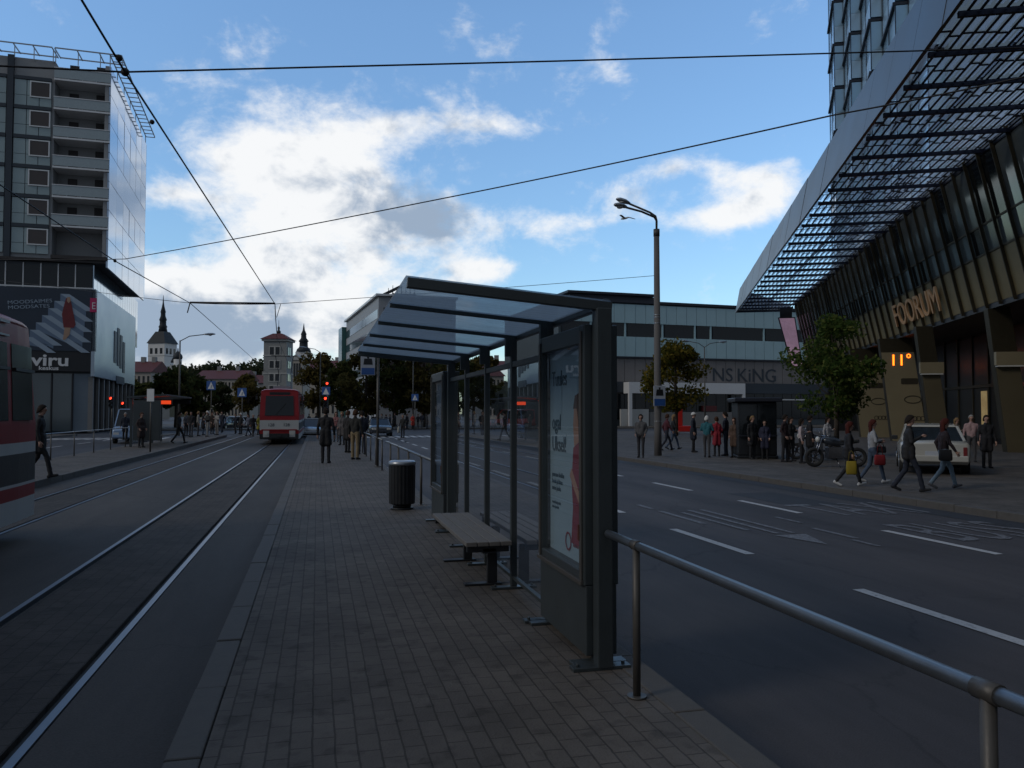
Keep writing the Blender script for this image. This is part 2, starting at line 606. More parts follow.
# ------------------------------------------------------------------ builders
class MB:
    def __init__(s):
        s.v, s.f, s.m, s.sm = [], [], [], []

    def add(s, vs_, fs, mi=0, smooth=False):
        b = len(s.v)
        s.v += [tuple(x) for x in vs_]
        for f in fs:
            s.f.append(tuple(b + i for i in f))
            s.m.append(mi)
            s.sm.append(smooth)
        return s

    def box(s, x0, y0, z0, x1, y1, z1, mi=0):
        return s.add([(x0, y0, z0), (x1, y0, z0), (x1, y1, z0), (x0, y1, z0), (x0, y0, z1), (x1, y0, z1), (x1, y1, z1), (x0, y1, z1)],
                     [(0, 3, 2, 1), (4, 5, 6, 7), (0, 1, 5, 4), (1, 2, 6, 5), (2, 3, 7, 6), (3, 0, 4, 7)], mi)

    def hexa(s, p, mi=0):
        """eight corners: bottom four anticlockwise, then top four"""
        return s.add(p, [(0, 3, 2, 1), (4, 5, 6, 7), (0, 1, 5, 4), (1, 2, 6, 5), (2, 3, 7, 6), (3, 0, 4, 7)], mi)

    def beam(s, a, b, w, h, mi=0, up=(0, 0, 1)):
        a, b = Vector(a), Vector(b)
        d = (b - a).normalized()
        u = Vector(up)
        if abs(d.dot(u)) > .98:
            u = Vector((0, 1, 0))
        x = d.cross(u).normalized()
        u = x.cross(d).normalized()
        p = []
        for q in (a, b):
            for sx, sz in ((-1, -1), (1, -1), (1, 1), (-1, 1)):
                p.append(q + x * sx * w / 2 + u * sz * h / 2)
        return s.add(p, [(0, 3, 2, 1), (4, 5, 6, 7), (0, 1, 5, 4), (1, 2, 6, 5), (2, 3, 7, 6), (3, 0, 4, 7)], mi)

    def loft(s, rings, mi=0, caps=True, smooth=True):
        n = len(rings[0])
        b = len(s.v)
        for r in rings:
            s.v += [tuple(x) for x in r]
        for k in range(len(rings) - 1):
            for i in range(n):
                j = (i + 1) % n
                s.f.append((b + k * n + i, b + k * n + j, b + (k + 1) * n + j, b + (k + 1) * n + i))
                s.m.append(mi)
                s.sm.append(smooth)
        if caps:
            s.f.append(tuple(b + i for i in reversed(range(n))))
            s.m.append(mi)
            s.sm.append(False)
            e = b + (len(rings) - 1) * n
            s.f.append(tuple(e + i for i in range(n)))
            s.m.append(mi)
            s.sm.append(False)
        return s

    def path(s, pts, rad, n=10, mi=0, caps=True):
        pts = [Vector(p) for p in pts]
        if isinstance(rad, (int, float)):
            rad = [rad] * len(pts)
        rings = []
        px = None
        for i, p in enumerate(pts):
            d = (pts[min(i + 1, len(pts) - 1)] - pts[max(i - 1, 0)]).normalized()
            if px is None:
                t = Vector((0, 0, 1)) if abs(d.z) < .9 else Vector((0, 1, 0))
                px = d.cross(t).normalized()
            else:
                px = (px - d * px.dot(d)).normalized()
            py = d.cross(px)
            rings.append([p + (px * math.cos(a) + py * math.sin(a)) * rad[i] for a in [2 * math.pi * k / n for k in range(n)]])
        return s.loft(rings, mi, caps)

    def cyl(s, x, y, z0, z1, r0, r1=None, n=20, mi=0):
        r1 = r0 if r1 is None else r1
        return s.path([(x, y, z0), (x, y, z1)], [r0, r1], n, mi)

    def lathe(s, prof, n=24, mi=0, x=0, y=0):
        rings = [[(x + r * math.cos(2 * math.pi * k / n), y + r * math.sin(2 * math.pi * k / n), z) for k in range(n)] for r, z in prof]
        return s.loft(rings, mi)

    def prism(s, poly, z0, z1, mi=0):
        n = len(poly)
        v = [(x, y, z0) for x, y in poly] + [(x, y, z1) for x, y in poly]
        f = [tuple(reversed(range(n))), tuple(range(n, 2 * n))] + [(i, (i + 1) % n, n + (i + 1) % n, n + i) for i in range(n)]
        return s.add(v, f, mi)

    def plate(s, poly, y0, y1, mi=0):
        """outline in x,z given thickness along y"""
        n = len(poly)
        v = [(x, y0, z) for x, z in poly] + [(x, y1, z) for x, z in poly]
        f = [tuple(range(n)), tuple(reversed(range(n, 2 * n)))] + [((i + 1) % n, i, n + i, n + (i + 1) % n) for i in range(n)]
        return s.add(v, f, mi)

    def ball(s, c, rx, ry=None, rz=None, n=14, k=9, mi=0):
        ry = rx if ry is None else ry
        rz = rx if rz is None else rz
        rings = []
        for i in range(k + 1):
            a = -math.pi / 2 + math.pi * (.04 + .92 * i / k)
            rings.append([(c[0] + rx * math.cos(a) * math.cos(2 * math.pi * j / n), c[1] + ry * math.cos(a) * math.sin(2 * math.pi * j / n), c[2] + rz * math.sin(a)) for j in range(n)])
        return s.loft(rings, mi)

    def mesh(s, name, mats):
        me = bpy.data.meshes.new(name)
        me.from_pydata(s.v, [], s.f)
        for m_ in (mats if isinstance(mats, (list, tuple)) else [mats]):
            me.materials.append(M[m_] if isinstance(m_, str) else m_)
        me.polygons.foreach_set('material_index', s.m)
        me.polygons.foreach_set('use_smooth', s.sm)
        me.update()
        return me

    def build(s, name, mats, parent=None, bevel=0, loc=None):
        o = bpy.data.objects.new(name, s.mesh(name, mats))
        col.objects.link(o)
        if parent:
            o.parent = parent
        if loc is not None:
            o.location = loc
        if bevel:
            b = o.modifiers.new('bevel', 'BEVEL')
            b.width = bevel
            b.segments = 2
            b.limit_method = 'ANGLE'
        return o

def build_each(mb, name, mats, parent, limit=100, bevel=0):
    """one part per separate piece of the builder; past the limit the rest is one mass"""
    n = len(mb.v)
    par = list(range(n))
    def find(i):
        while par[i] != i:
            par[i] = par[par[i]]
            i = par[i]
        return i
    for f in mb.f:
        a = find(f[0])
        for i in f[1:]:
            par[find(i)] = a
    isl = {}
    for k, f in enumerate(mb.f):
        isl.setdefault(find(f[0]), []).append(k)
    out = []
    restb = MB()
    for q, fl_ in enumerate(isl.values()):
        tgt = MB() if q < limit else restb
        ids = {}
        base = len(tgt.v)
        for k in fl_:
            for i in mb.f[k]:
                if i not in ids:
                    ids[i] = base + len(ids)
                    tgt.v.append(mb.v[i])
        for k in fl_:
            tgt.f.append(tuple(ids[i] for i in mb.f[k]))
            tgt.m.append(mb.m[k])
            tgt.sm.append(mb.sm[k])
        if q < limit:
            out.append(tgt.build(name, mats, parent, bevel))
    if restb.v:
        tag(restb.build(name, mats, parent, bevel), kind='stuff')
    return out

def tag(o, label=None, cat=None, group=None, kind=None):
    if label:
        o['label'] = label
    if cat:
        o['category'] = cat
    if group:
        o['group'] = group
    if kind:
        o['kind'] = kind
    return o

def root(name, label, cat, loc=(0, 0, 0), rz=0.0, group=None):
    o = bpy.data.objects.new(name, None)
    o.empty_display_size = .3
    col.objects.link(o)
    o.location = loc
    o.rotation_euler = (0, 0, rz)
    return tag(o, label, cat, group)

def copy_tree(o, parent=None):
    c = o.copy()
    col.objects.link(c)
    if parent:
        c.parent = parent
    for ch in list(o.children):
        copy_tree(ch, c)
    return c

def struct(name, b, mats):
    return tag(b.build(name, mats), kind='structure')

def sheet(name, x0, y0, x1, y1, z, m_, thick=None):
    b = MB()
    if thick is None:
        b.add([(x0, y0, z), (x1, y0, z), (x1, y1, z), (x0, y1, z)], [(0, 1, 2, 3)])
    else:
        b.box(x0, y0, z - thick, x1, y1, z)
    return struct(name, b, m_)

def text(name, body, size, m_, parent, mtx, extrude=.01, sx=1.0, align='LEFT', bold=0.0):
    cu = bpy.data.curves.new('t', 'FONT')
    cu.body = body
    cu.size = size
    cu.extrude = extrude
    cu.offset = bold
    cu.align_x = align
    cu.resolution_u = 3
    t = bpy.data.objects.new('t', cu)
    col.objects.link(t)
    dg = bpy.context.evaluated_depsgraph_get()
    me = bpy.data.meshes.new_from_object(t.evaluated_get(dg))
    bpy.data.objects.remove(t)
    bpy.data.curves.remove(cu)
    me.transform(mtx @ Matrix.Diagonal((sx, 1, 1, 1)))
    me.materials.clear()
    me.materials.append(M[m_])
    o = bpy.data.objects.new(name, me)
    col.objects.link(o)
    if parent:
        o.parent = parent
    return o

def frame(origin, x, y):
    """text frame: x runs along the line of writing, y up the letters"""
    x, y = Vector(x).normalized(), Vector(y).normalized()
    z = x.cross(y)
    return Matrix(((x.x, y.x, z.x, origin[0]), (x.y, y.y, z.y, origin[1]), (x.z, y.z, z.z, origin[2]), (0, 0, 0, 1)))

# ------------------------------------------------------------------ ground, roads, tracks
ZR, ZT, ZP = -0.30, -0.16, -0.17      # road, tram track, far pavement; the platform top is 0
FAR = 74.0
sheet('ground', -900, -60, 900, 1500, -.33, 'ground')
sheet('road', 2.06, -30, 11.9, FAR, ZR, 'asphalt')
sheet('road', -19.5, -30, -9.15, FAR, ZR, 'asphalt_left')
sheet('road', -40, FAR, 60, 92, ZR + .004, 'asphalt_left')
b = MB()
for x0, x1 in ((-6.38, -5.56), (-4.42, -2.62), (-1.44, -.68)):
    b.box(x0, -30, -.6, x1, FAR, ZT)
struct('tram_track_bed', b, 'trackbed')
b = MB()
b.box(-5.44, -30, -.6, -4.54, FAR, ZT + .004)
b.box(-2.50, -30, -.6, -1.56, FAR, ZT + .004)
struct('track_paving', b, 'trackmid')
for x in (-5.53, -4.45, -2.59, -1.47):
    b = MB()
    sgn = 1 if x in (-5.53, -2.59) else -1
    b.box(x - .026, -30, -.5, x + .026, FAR, ZT + .012)
    struct('tram_rail', b, 'rail')
    b = MB()
    b.box(x + sgn * .028, -30, -.55, x + sgn * .085, FAR, ZT - .03)
    struct('rail_groove', b, 'groove')
    b = MB()
    b.box(x - sgn * .028, -30, -.55, x - sgn * .056, FAR, ZT - .004)
    struct('rail_joint', b, 'groove')
sheet('platform', -.5, -14, 1.86, 70, 0, 'paver', .5)
sheet('platform', -8.95, -14, -6.56, 62, 0, 'paver', .5)
def kerb(x0, x1, y0, y1, z, step=1.0):
    b = MB()
    y = y0
    rnd = random.Random(int(x0 * 100))
    while y < y1:
        e = rnd.uniform(-.003, .003)
        b.box(x0 + e, y + .005, -.6, x1 + e, min(y1, y + step) - .005, z + rnd.uniform(-.003, .004))
        y += step
    o = struct('kerb', b, 'kerb')
    m_ = o.modifiers.new('bevel', 'BEVEL')
    m_.width = .012
    m_.segments = 2
kerb(-.67, -.505, -14, 70, .004)
kerb(1.865, 2.05, -14, 70, .002)
kerb(-6.555, -6.39, -14, 62, .004)
kerb(-9.14, -8.955, -14, 62, .002)
kerb(11.91, 12.1, -12, FAR, ZP + .01)
kerb(-19.7, -19.51, -12, FAR, ZP + .01)
sheet('pavement', 12.105, -30, 60, FAR, ZP, 'pavement', .4)
sheet('pavement', -70, -30, -19.705, FAR, ZP, 'pavement', .4)
sheet('pavement', -40, 92, 90, 140, ZP, 'pavement', .4)
# dark tarred repair strips and gutters
b = MB()
for x0, y0, x1, y1 in ((11.2, -5, 11.85, 60), (9.4, 14.5, 10.6, 17.2), (3.0, 16, 4.3, 18.5)):
    b.add([(x0, y0, ZR + .004), (x1, y0, ZR + .004), (x1, y1, ZR + .004), (x0, y1, ZR + .004)], [(0, 1, 2, 3)])
M['tar'] = asphalt_mat('tar_patch', (.036, .037, .042))
struct('road_patch', b, 'tar')
b = MB()
z = ZR + .008
def strip(x0, y0, x1, y1):
    b.add([(x0, y0, z), (x1, y0, z), (x1, y1, z), (x0, y1, z)], [(0, 1, 2, 3)])
for k in range(-2, 12):
    strip(5.60, 5.15 + k * 4.6, 5.74, 7.55 + k * 4.6)
    strip(8.84, 8.95 + (k - 2) * 4.55, 8.98, 11.2 + (k - 2) * 4.55)
strip(5.6, 52, 5.74, 60)
strip(8.84, 52, 8.98, 60)
strip(2.3, 20, 2.42, 50)
for k in range(16):
    strip(2.4 + k * .62 * 1.0, 62.5, 2.4 + k * .62 + .38, 66.5)
for k in range(14):
    strip(-19 + k * .7, 62.5, -19 + k * .7 + .4, 66.5)
for k in range(0, 10):
    strip(-14.3, 6 + k * 6, -14.16, 9 + k * 6)
strip(-9.6, -10, -9.48, 60)
struct('road_marking', b, 'paint')
# worn arrow and lettering in the two far lanes
b = MB()
z = ZR + .009
def sarrow(xc, y0):
    for dx in (-.42, -.14, .14):
        strip(xc + dx, y0 + .9 + abs(dx) * 1.5, xc + dx + .09, y0 + 4.4 - abs(dx) * 1.2)
    b.add([(xc - .26, y0 + .95, z), (xc + .02, y0, z), (xc + .30, y0 + .95, z)], [(0, 1, 2)])
    strip(xc - .75, y0 + 2.4, xc - .64, y0 + 4.2)
    strip(xc - .75, y0 + 4.6, xc - .64, y0 + 5.3)
    strip(xc + .75, y0 + .4, xc + .85, y0 + 1.5)
    strip(xc + .60, y0 - .3, xc + .68, y0 + .3)
    strip(xc + .95, y0 + 2.1, xc + 1.03, y0 + 2.9)
sarrow(7.15, 10.2)
struct('road_arrow', b, 'paint_worn')
o = text('road_lettering', 'BUSS', 1.0, 'paint_worn', None, frame((9.25, 10.0, ZR + .009), (1, 0, 0), (0, 4.2, 0)) @ Matrix.Diagonal((.95, 2.6, 1, 1)), extrude=0)
tag(o, kind='structure')
o = text('road_lettering', 'TAXI', 1.0, 'paint_worn', None, frame((9.3, 13.0, ZR + .009), (1, 0, 0), (0, 4.2, 0)) @ Matrix.Diagonal((.98, 2.6, 1, 1)), extrude=0)
tag(o, kind='structure')

# ------------------------------------------------------------------ the waiting shelter
SX0, SX1 = .575, 1.76
SY = [4.8 + 1.18 * k for k in range(6)]
sh = root('tram_shelter', 'glass and dark steel tram stop shelter with a slanting glass roof', 'shelter', (SX1, SY[0], 0))
ox, oy = SX1, SY[0]
def rz_(x):            # underside of the roof rises towards the track
    return 2.235 + (SX1 - x) * .10
for k, y in enumerate(SY):
    w = .10 if k in (0, 5) else .055
    b = MB()
    b.box(-w / 2, y - oy - w / 2, .012, w / 2, y - oy + w / 2, 2.265)
    b.build('post', 'steel_dark', sh, .006)
    b = MB()
    b.box(-.21, y - oy - .045, 0, .17, y - oy + .045, .022)
    for sx in (-.17, .13):
        b.cyl(sx, y - oy, .02, .04, .012, n=8)
    b.build('base_plate', 'steel_dark', sh, .003)
    b = MB()
    hgt = .062 if k in (0, 5) else .03
    b.beam((SX0 - ox - .055, y - oy, rz_(SX0) + (.03 if k in (0, 5) else .048)), (.06, y - oy, rz_(SX1) + (.04 if k in (0, 5) else .058)), .055 if k in (0, 5) else .032, hgt)
    b.build('roof_rib', 'steel_dark', sh, .004)
for k in range(5):
    y0, y1 = SY[k] - oy + .035, SY[k + 1] - oy - .035
    b = MB()
    z0, z1 = rz_(SX0) + .063, rz_(SX1) + .073
    b.hexa([(SX0 - ox - .06, y0 - .03, z0), (.06, y0 - .03, z1), (.06, y1 + .03, z1), (SX0 - ox - .06, y1 + .03, z0),
            (SX0 - ox - .06, y0 - .03, z0 + .012), (.06, y0 - .03, z1 + .012), (.06, y1 + .03, z1 + .012), (SX0 - ox - .06, y1 + .03, z0 + .012)])
    b.build('roof_pane', 'roof_glass', sh)
    if k:
        b = MB()
        b.add([(0, y0, .12), (0, y1, .12), (0, y1, 2.02), (0, y0, 2.02)], [(0, 1, 2, 3)])
        b.build('glass_pane', 'glass', sh)
        b = MB()
        b.box(-.02, y0, 2.02, .02, y1, 2.07)
        b.box(-.02, y0, .09, .02, y1, .12)
        build_each(b, 'pane_rail', 'steel_dark', sh, 100, .003)
b = MB()
b.box(.025, .04, 2.275, .07, SY[5] - oy + .05, 2.335)
b.build('gutter_beam', 'steel_dark', sh, .005)
for k in range(1, 5):
    b = MB()
    b.beam((-.03, SY[k] - oy, 2.12), (-.03, SY[k] - oy, 2.30), .10, .05)
    b.build('bracket', 'steel_dark', sh)

# bench
bn = root('bench', 'grey wooden slat bench on steel legs inside the tram shelter', 'bench', (1.5, 8.0, 0))
b = MB()
for k in range(4):
    b.box(-.22 + k * .105, -1.06, .425, -.22 + k * .105 + .098, 1.06, .465)
b.build('seat', 'wood', bn, .006)
b = MB()
b.box(-.2, -1.0, .365, .18, -.94, .425)
b.box(-.2, .94, .365, .18, 1.0, .425)
b.box(-.06, -1.0, .355, .06, 1.0, .40)
b.build('seat_frame', 'steel_black', bn, .004)
for y in (-.62, .62):
    b = MB()
    b.box(.06, y - .03, .02, .15, y + .03, .36)
    b.box(-.16, y - .05, 0, .19, y + .05, .02)
    b.build('leg', 'steel_black', bn, .004)

# two poster cases closing the ends of the shelter
def ad_case(name, label, y0, y1, poster):
    r = root(name, label, 'poster case', (SX1, y0, 0), 0, 'poster cases of the tram shelter')
    L = y1 - y0
    xf, xb = -.10, .13
    b = MB()
    b.box(xf + .012, 0, .06, xb - .012, L, .50)
    b.build('plinth', 'steel_dark', r, .005)
    b = MB()
    b.box(xf, -.002, .50, xb, .075, 2.17)
    b.box(xf, L - .075, .50, xb, L + .002, 2.17)
    b.box(xf + .001, .075, .50, xb - .001, L - .075, .585)
    b.box(xf + .001, .075, 2.05, xb - .001, L - .075, 2.17)
    build_each(b, 'case_frame', 'steel_dark', r, 100, .008)
    b = MB()
    b.box(xf - .02, .02, .50, xf - .001, L - .02, .53)
    b.box(xf - .012, .03, .53, xf - .001, .07, 2.13)
    b.box(xf - .012, L - .07, .53, xf - .001, L - .03, 2.13)
    b.build('hinge_rail', 'galv_post', r, .003)
    for y in (.03, L - .03):
        b = MB()
        b.box(xf - .08, y - .05, 0, xb + .05, y + .05, .022)
        b.box(-.04, y - .02, .022, .06, y + .02, .07)
        b.build('base_plate', 'steel_dark', r, .004)
    b = MB()
    b.box(xf + .07, .078, .587, xb - .03, L - .078, 2.048)
    p = b.build('poster', 'poster_paper' if poster else 'poster_dark', r)
    if poster:
        x = xf + .066
        fr_ = lambda y, z: frame((x, y, z), (0, -1, 0), (0, 0, 1))
        yl = L - .14
        text('poster_lettering', 'Tuules\n\nogal\nUksel!', .16, 'poster_ink', p, fr_(yl, 1.80), .0015, .85)
        text('poster_lettering', 'paneme kokku\nkodu ja linna\nmeie jaoks', .05, 'poster_ink', p, fr_(yl, 1.13), .0015, 1.0)
        text('poster_lettering', 'vaata lisa ja tule\nmeie juurde', .034, 'poster_ink', p, fr_(yl, .93), .0015, 1.0)
        # printed picture: a woman in a long red dress
        def flat(poly, m_, name_, dx=0.0):
            bb = MB()
            n = len(poly)
            bb.add([(x - dx, y, z_) for y, z_ in poly], [tuple(range(n))])
            bb.build(name_, m_, p)
        flat([(.42, 1.36), (.30, 1.40), (.19, 1.36), (.16, 1.10), (.20, .92), (.17, .70), (.47, .70), (.43, .95), (.46, 1.12)], 'poster_red', 'printed_dress')
        flat([(.40, 1.37), (.28, 1.41), (.24, 1.50), (.30, 1.66), (.40, 1.64), (.42, 1.52)], 'poster_skin', 'printed_face', .0006)
        flat([(.30, 1.42), (.24, 1.38), (.20, 1.60), (.27, 1.74), (.38, 1.72), (.42, 1.63), (.34, 1.63), (.31, 1.55)], 'poster_hair', 'printed_hair', .0010)
        flat([(.50, 1.16), (.46, 1.22), (.28, 1.05), (.30, .99)], 'poster_skin', 'printed_arm', .0012)
        bb = MB()
        ring = [(.066 * math.cos(a), .066 * math.sin(a)) for a in [2 * math.pi * i / 28 for i in range(28)]]
        bb.add([(x - .001, .54 + c, .70 + s_) for c, s_ in ring] + [(x - .001, .54 + c * .78, .70 + s_ * .78) for c, s_ in ring],
               [(i, (i + 1) % 28, 28 + (i + 1) % 28, 28 + i) for i in range(28)])
        bb.build('poster_logo', 'poster_red', p)
        text('poster_lettering', 'tallinn', .05, 'poster_red', p, fr_(.43, .68), .001)
    b = MB()
    b.add([(xf + .02, .078, .587), (xf + .02, L - .078, .587), (xf + .02, L - .078, 2.048), (xf + .02, .078, 2.048)], [(0, 1, 2, 3)])
    b.build('glass_front', 'glass_case', r)
    b = MB()
    b.box(xf - .018, .06, .78, xf - .001, .085, .88)
    b.build('lock', 'rust_lock', r)
    return r
M['poster_dark'] = mat('dark_timetable_poster', (.06, .09, .14), .5, var=.4, scale=6)
M['rust_lock'] = mat('rusty_lock', (.10, .03, .02), .6)
ad_case('poster_case', 'tall dark poster case with a pale poster of a red dress, nearest the camera', SY[0] + .07, SY[1] - .04, True)
ad_case('poster_case', 'dark poster case with a dim navy sheet at the far end of the shelter', SY[5] + .08, SY[5] + 1.22, False)

# ------------------------------------------------------------------ litter bin, railings
bi = root('litter_bin', 'dark ribbed round litter bin with a shiny steel top on the platform', 'litter bin', tuple(G(402, 509)), .2)
b = MB()
N = 44
prof = []
for z_, r_ in ((.09, .20), (.10, .215), (.72, .222), (.735, .21)):
    prof.append([((r_ - (.008 if k % 2 else 0)) * math.cos(2 * math.pi * k / N), (r_ - (.008 if k % 2 else 0)) * math.sin(2 * math.pi * k / N), z_) for k in range(N)])
b.loft(prof, 0, True, False)
b.build('bin_body', 'black', bi)
MB().lathe([(.225, .735), (.228, .745), (.226, .785), (.20, .805), (.12, .815), (.115, .80), (.11, .79)], 32).build('lid', 'galv', bi)
b = MB()
b.cyl(0, 0, .03, .09, .15)
b.cyl(0, 0, 0, .03, .19)
b.build('foot', 'steel_black', bi)

def railing(label, pts, posts, h=.85, r=.025, group='tube railings along the platforms', m_='rail_tube', mp='galv_post'):
    o = root('railing', label, 'railing', (pts[0][0], pts[0][1], 0), 0, group)
    x0, y0 = pts[0]
    b = MB()
    b.path([(x - x0, y - y0, h) for x, y in pts], r, 12)
    for x, y in pts[1:-1]:
        d = 0
    b.build('top_rail', m_, o)
    for x, y in posts:
        b = MB()
        b.path([(x - x0, y - y0, 0), (x - x0, y - y0, h - .012)], .022, 12)
        b.cyl(x - x0, y - y0, 0, .012, .055, n=16)
        b.path([(x - x0, y - y0 - .04, h), (x - x0, y - y0 + .04, h)], r + .0045, 12)
        b.build('post', mp, o)
    return o
railing('grey tube railing running from the poster case to the camera', [(1.765, 4.72), (1.765, -3.2)], [(1.765, 4.27), (1.765, 1.82), (1.765, -.6), (1.765, -3.0)])
railing('grey tube railing beyond the shelter behind the litter bin', [(1.78, 12.1), (1.78, 21.2)], [(1.78, y) for y in (14.0, 16.0, 18.0, 20.0)])
railing('far grey tube railing beside the waiting people on the platform', [(1.78, 22.4), (1.78, 36)], [(1.78, y) for y in (22.6, 25, 27.5, 30, 32.5, 35.5)])
railing('thin grey railing along the back of the opposite tram platform', [(-8.75, 21.5), (-8.75, 42.5)], [(-8.75, y) for y in (22, 24.7, 27.4, 30.1, 32.8, 35.5, 38.2, 41)], .9, .022)

# ------------------------------------------------------------------ signs on poles
def sign_board(parent, x, y, z0, w, h, kind):
    b = MB()
    b.box(x - w / 2, y - .02, z0, x + w / 2, y + .02, z0 + h)
    s_ = b.build('sign_board', 'grey_sign', parent, .006)
    b = MB()
    b.box(x - w / 2 + .02, y - .026, z0 + .02, x + w / 2 - .02, y - .0202, z0 + h * .36)
    b.build('blue_field', 'blue_sign', s_)
    if kind == 'tram':
        b = MB()
        b.plate([(x - w * .32, z0 + h * .52), (x + w * .32, z0 + h * .52), (x + w * .26, z0 + h * .82), (x - w * .26, z0 + h * .82)], y - .025, y - .0203)
        b.plate([(x - w * .04, z0 + h * .82), (x + w * .04, z0 + h * .82), (x + w * .1, z0 + h * .92), (x - w * .1, z0 + h * .92)], y - .025, y - .0204)
        b.build('tram_symbol', 'steel_black', s_)
    return s_
p = G(377.5, 467)
o = root('stop_sign_pole', 'slim grey pole with a pale and blue tram stop sign beside the far railing', 'stop sign', tuple(p))
b = MB()
b.cyl(0, 0, 0, 3.36, .038, n=14)
b.cyl(0, 0, 0, .03, .1, n=14)
b.build('pole', 'galv_post', o)
sign_board(o, -.30, -.03, 2.72, .42, .60, 'tram')
b = MB()
b.beam((-.5, 0, 3.30), (0, 0, 3.30), .03, .03)
b.beam((-.09, 0, 2.76), (0, 0, 2.76), .03, .03)
b.build('bracket', 'galv_post', o)

# lamp post across the road
LP = G(658, 455.5, ZP)
o = root('street_lamp', 'tall concrete street lamp with twin heads rising above the far kerb', 'street lamp', tuple(LP))
b = MB()
b.path([(0, 0, 0), (0, 0, 1.2), (0, 0, 9.3)], [.155, .15, .115], 18)
b.build('pole', 'concrete_pole', o)
b = MB()
b.cyl(0, 0, 9.2, 9.5, .13, n=16)
b.path([(0, 0, 9.4), (0, 0, 9.9), (-.04, 0, 10.05), (-.3, 0, 10.2), (-1.25, -.05, 10.5)], .045, 10)
b.path([(0, 0, 9.4), (.01, 0, 9.85), (-.12, -.05, 10.0), (-.8, -.3, 10.13), (-1.6, -.6, 10.18)], .045, 10)
b.build('lamp_arm', 'galv_post', o)
def lamp_head(parent, p, d, L=.75):
    p, d = Vector(p), Vector(d).normalized()
    b = MB()
    side = d.cross(Vector((0, 0, 1))).normalized()
    up = side.cross(d)
    rings = []
    for t, w, h in ((0, .05, .05), (.12, .10, .08), (.4, .17, .12), (.75, .16, .11), (.95, .08, .06), (1, .02, .02)):
        rings.append([p + d * (t * L) + side * (w * math.cos(a)) + up * (h * math.sin(a) * (1 if math.sin(a) > 0 else .55)) for a in [2 * math.pi * i / 14 for i in range(14)]])
    b.loft(rings)
    h_ = b.build('lamp_head', 'galv', parent)
    b = MB()
    q = p + d * (L * .55) - up * .06
    b.ball(q, .13, .13, .06)
    b.build('lens', 'lamp_lens', h_)
lamp_head(o, (-1.2, -.05, 10.49), (-1, -.05, .26), .66)
lamp_head(o, (-1.56, -.58, 10.18), (-1, -.4, .04), .7)
b = MB()
for z_ in (5.75, 5.85, 5.5, 1.4):
    b.cyl(0, 0, z_, z_ + .05, .155 - z_ * .004, n=16)
b.build('band_clamp', 'galv', o)
sign_board(o, .0, -.19, 2.05, .52, .85, 'tram')

def small_lamp(px, dist, z0, h, arm, label, double=False):
    p = W(px, dist, z0)
    o = root('street_lamp', label, 'street lamp', tuple(p), 0)
    b = MB()
    b.path([(0, 0, 0), (0, 0, h)], [.09, .05], 10)
    b.path([(0, 0, h - .05), (arm * .4, 0, h + .35), (arm, 0, h + .5)], .035, 8)
    if double:
        b.path([(0, 0, h - .05), (-arm * .4, 0, h + .35), (-arm, 0, h + .5)], .035, 8)
    b.build('pole', 'galv_post', o)
    lamp_head(o, (arm, 0, h + .5), (arm, 0, .1), .9)
    if double:
        lamp_head(o, (-arm, 0, h + .5), (-arm, 0, .1), .9)
    return o
small_lamp(705, 80, ZP, 8.4, 1.6, 'slim twin-armed lamp in front of the lettered department store', True)
small_lamp(179, 62, ZP, 7.4, 1.7, 'slim curved lamp post in front of the white church tower')
small_lamp(320, 95, ZP, 9.0, -1.6, 'grey lamp post above the red signals by the tree row')
small_lamp(413, 88, ZP, 7.6, .9, 'thin lamp pole among the dark trees beyond the litter bin')
small_lamp(302, 120, ZP, 6.5, 1.5, 'lamp between the red tram and the stone tower')

# ------------------------------------------------------------------ overhead wires
def wire(label, pts, r, sag=0.0, fixings=()):
    b = MB()
    pp = []
    for i in range(len(pts) - 1):
        a, c = Vector(pts[i]), Vector(pts[i + 1])
        for k in range(12):
            t = k / 12
            q = a.lerp(c, t)
            q.z -= sag * 4 * t * (1 - t)
            pp.append(q)
    pp.append(Vector(pts[-1]))
    b.path(pp, r, 6)
    for q, s_ in fixings:
        b.ball(q, s_, s_, s_, 8, 6)
    return tag(b.build('overhead_wire', 'wire'), label, 'overhead wire', 'overhead tram wires')
def at(px, py, dist):
    d = ray(px, py)
    return Vector((d.x * dist, d.y * dist, EYE + d.z * dist))
N1 = at(275, 304, 29)
N2 = at(190, 303, 29)
X1 = at(125, 72, 9.2)
wire('contact wire swooping from the picture top down to the bar above the red tram', [at(60, -36, 7.4), X1, N1], .014, 0,
     [(X1, .05), (at(119, 58, 8.9), .04), (at(152, 122, 11.0), .035)])
wire('contact wire sinking from the high-rise windows to the bar above the opposite track', [at(-60, 145, 13), at(115, 261, 20.3), N2], .013, 0, [(at(115, 261, 20.3), .04)])
wire('contact wire running on beyond the bar towards the church tower', [N2, at(250, 356, 60), at(285, 390, 110)], .013)
wire('contact wire running on beyond the bar above the red tram', [N1, at(277, 338, 60), at(298, 385, 120)], .013)
wire('highest span wire crossing the whole sky above the shelter', [at(-60, 63, 8.2), X1, at(560, 61, 10.5), at(1090, 46, 12.5)], .011, .0, [(X1, .045)])
wire('span wire climbing from the high-rise corner to the louvred canopy', [at(-30, 259, 21), at(125, 259, 20), at(440, 199, 13.5), at(834, 115, 9.6), at(1090, 62, 8.2)], .010, .02)
wire('low span wire from the concrete street lamp to the bar over the tracks', [Vector((LP.x, LP.y, HZ(272, 32.6))), N1, N2, at(60, 287, 36), at(-40, 275, 40)], .011, .03)
b = MB()
b.path([N2 + Vector((0, 0, .02)), N1 + Vector((0, 0, .02))], .035, 8)
b.path([N2, N2 + Vector((-.1, .1, -.35))], .02, 8)
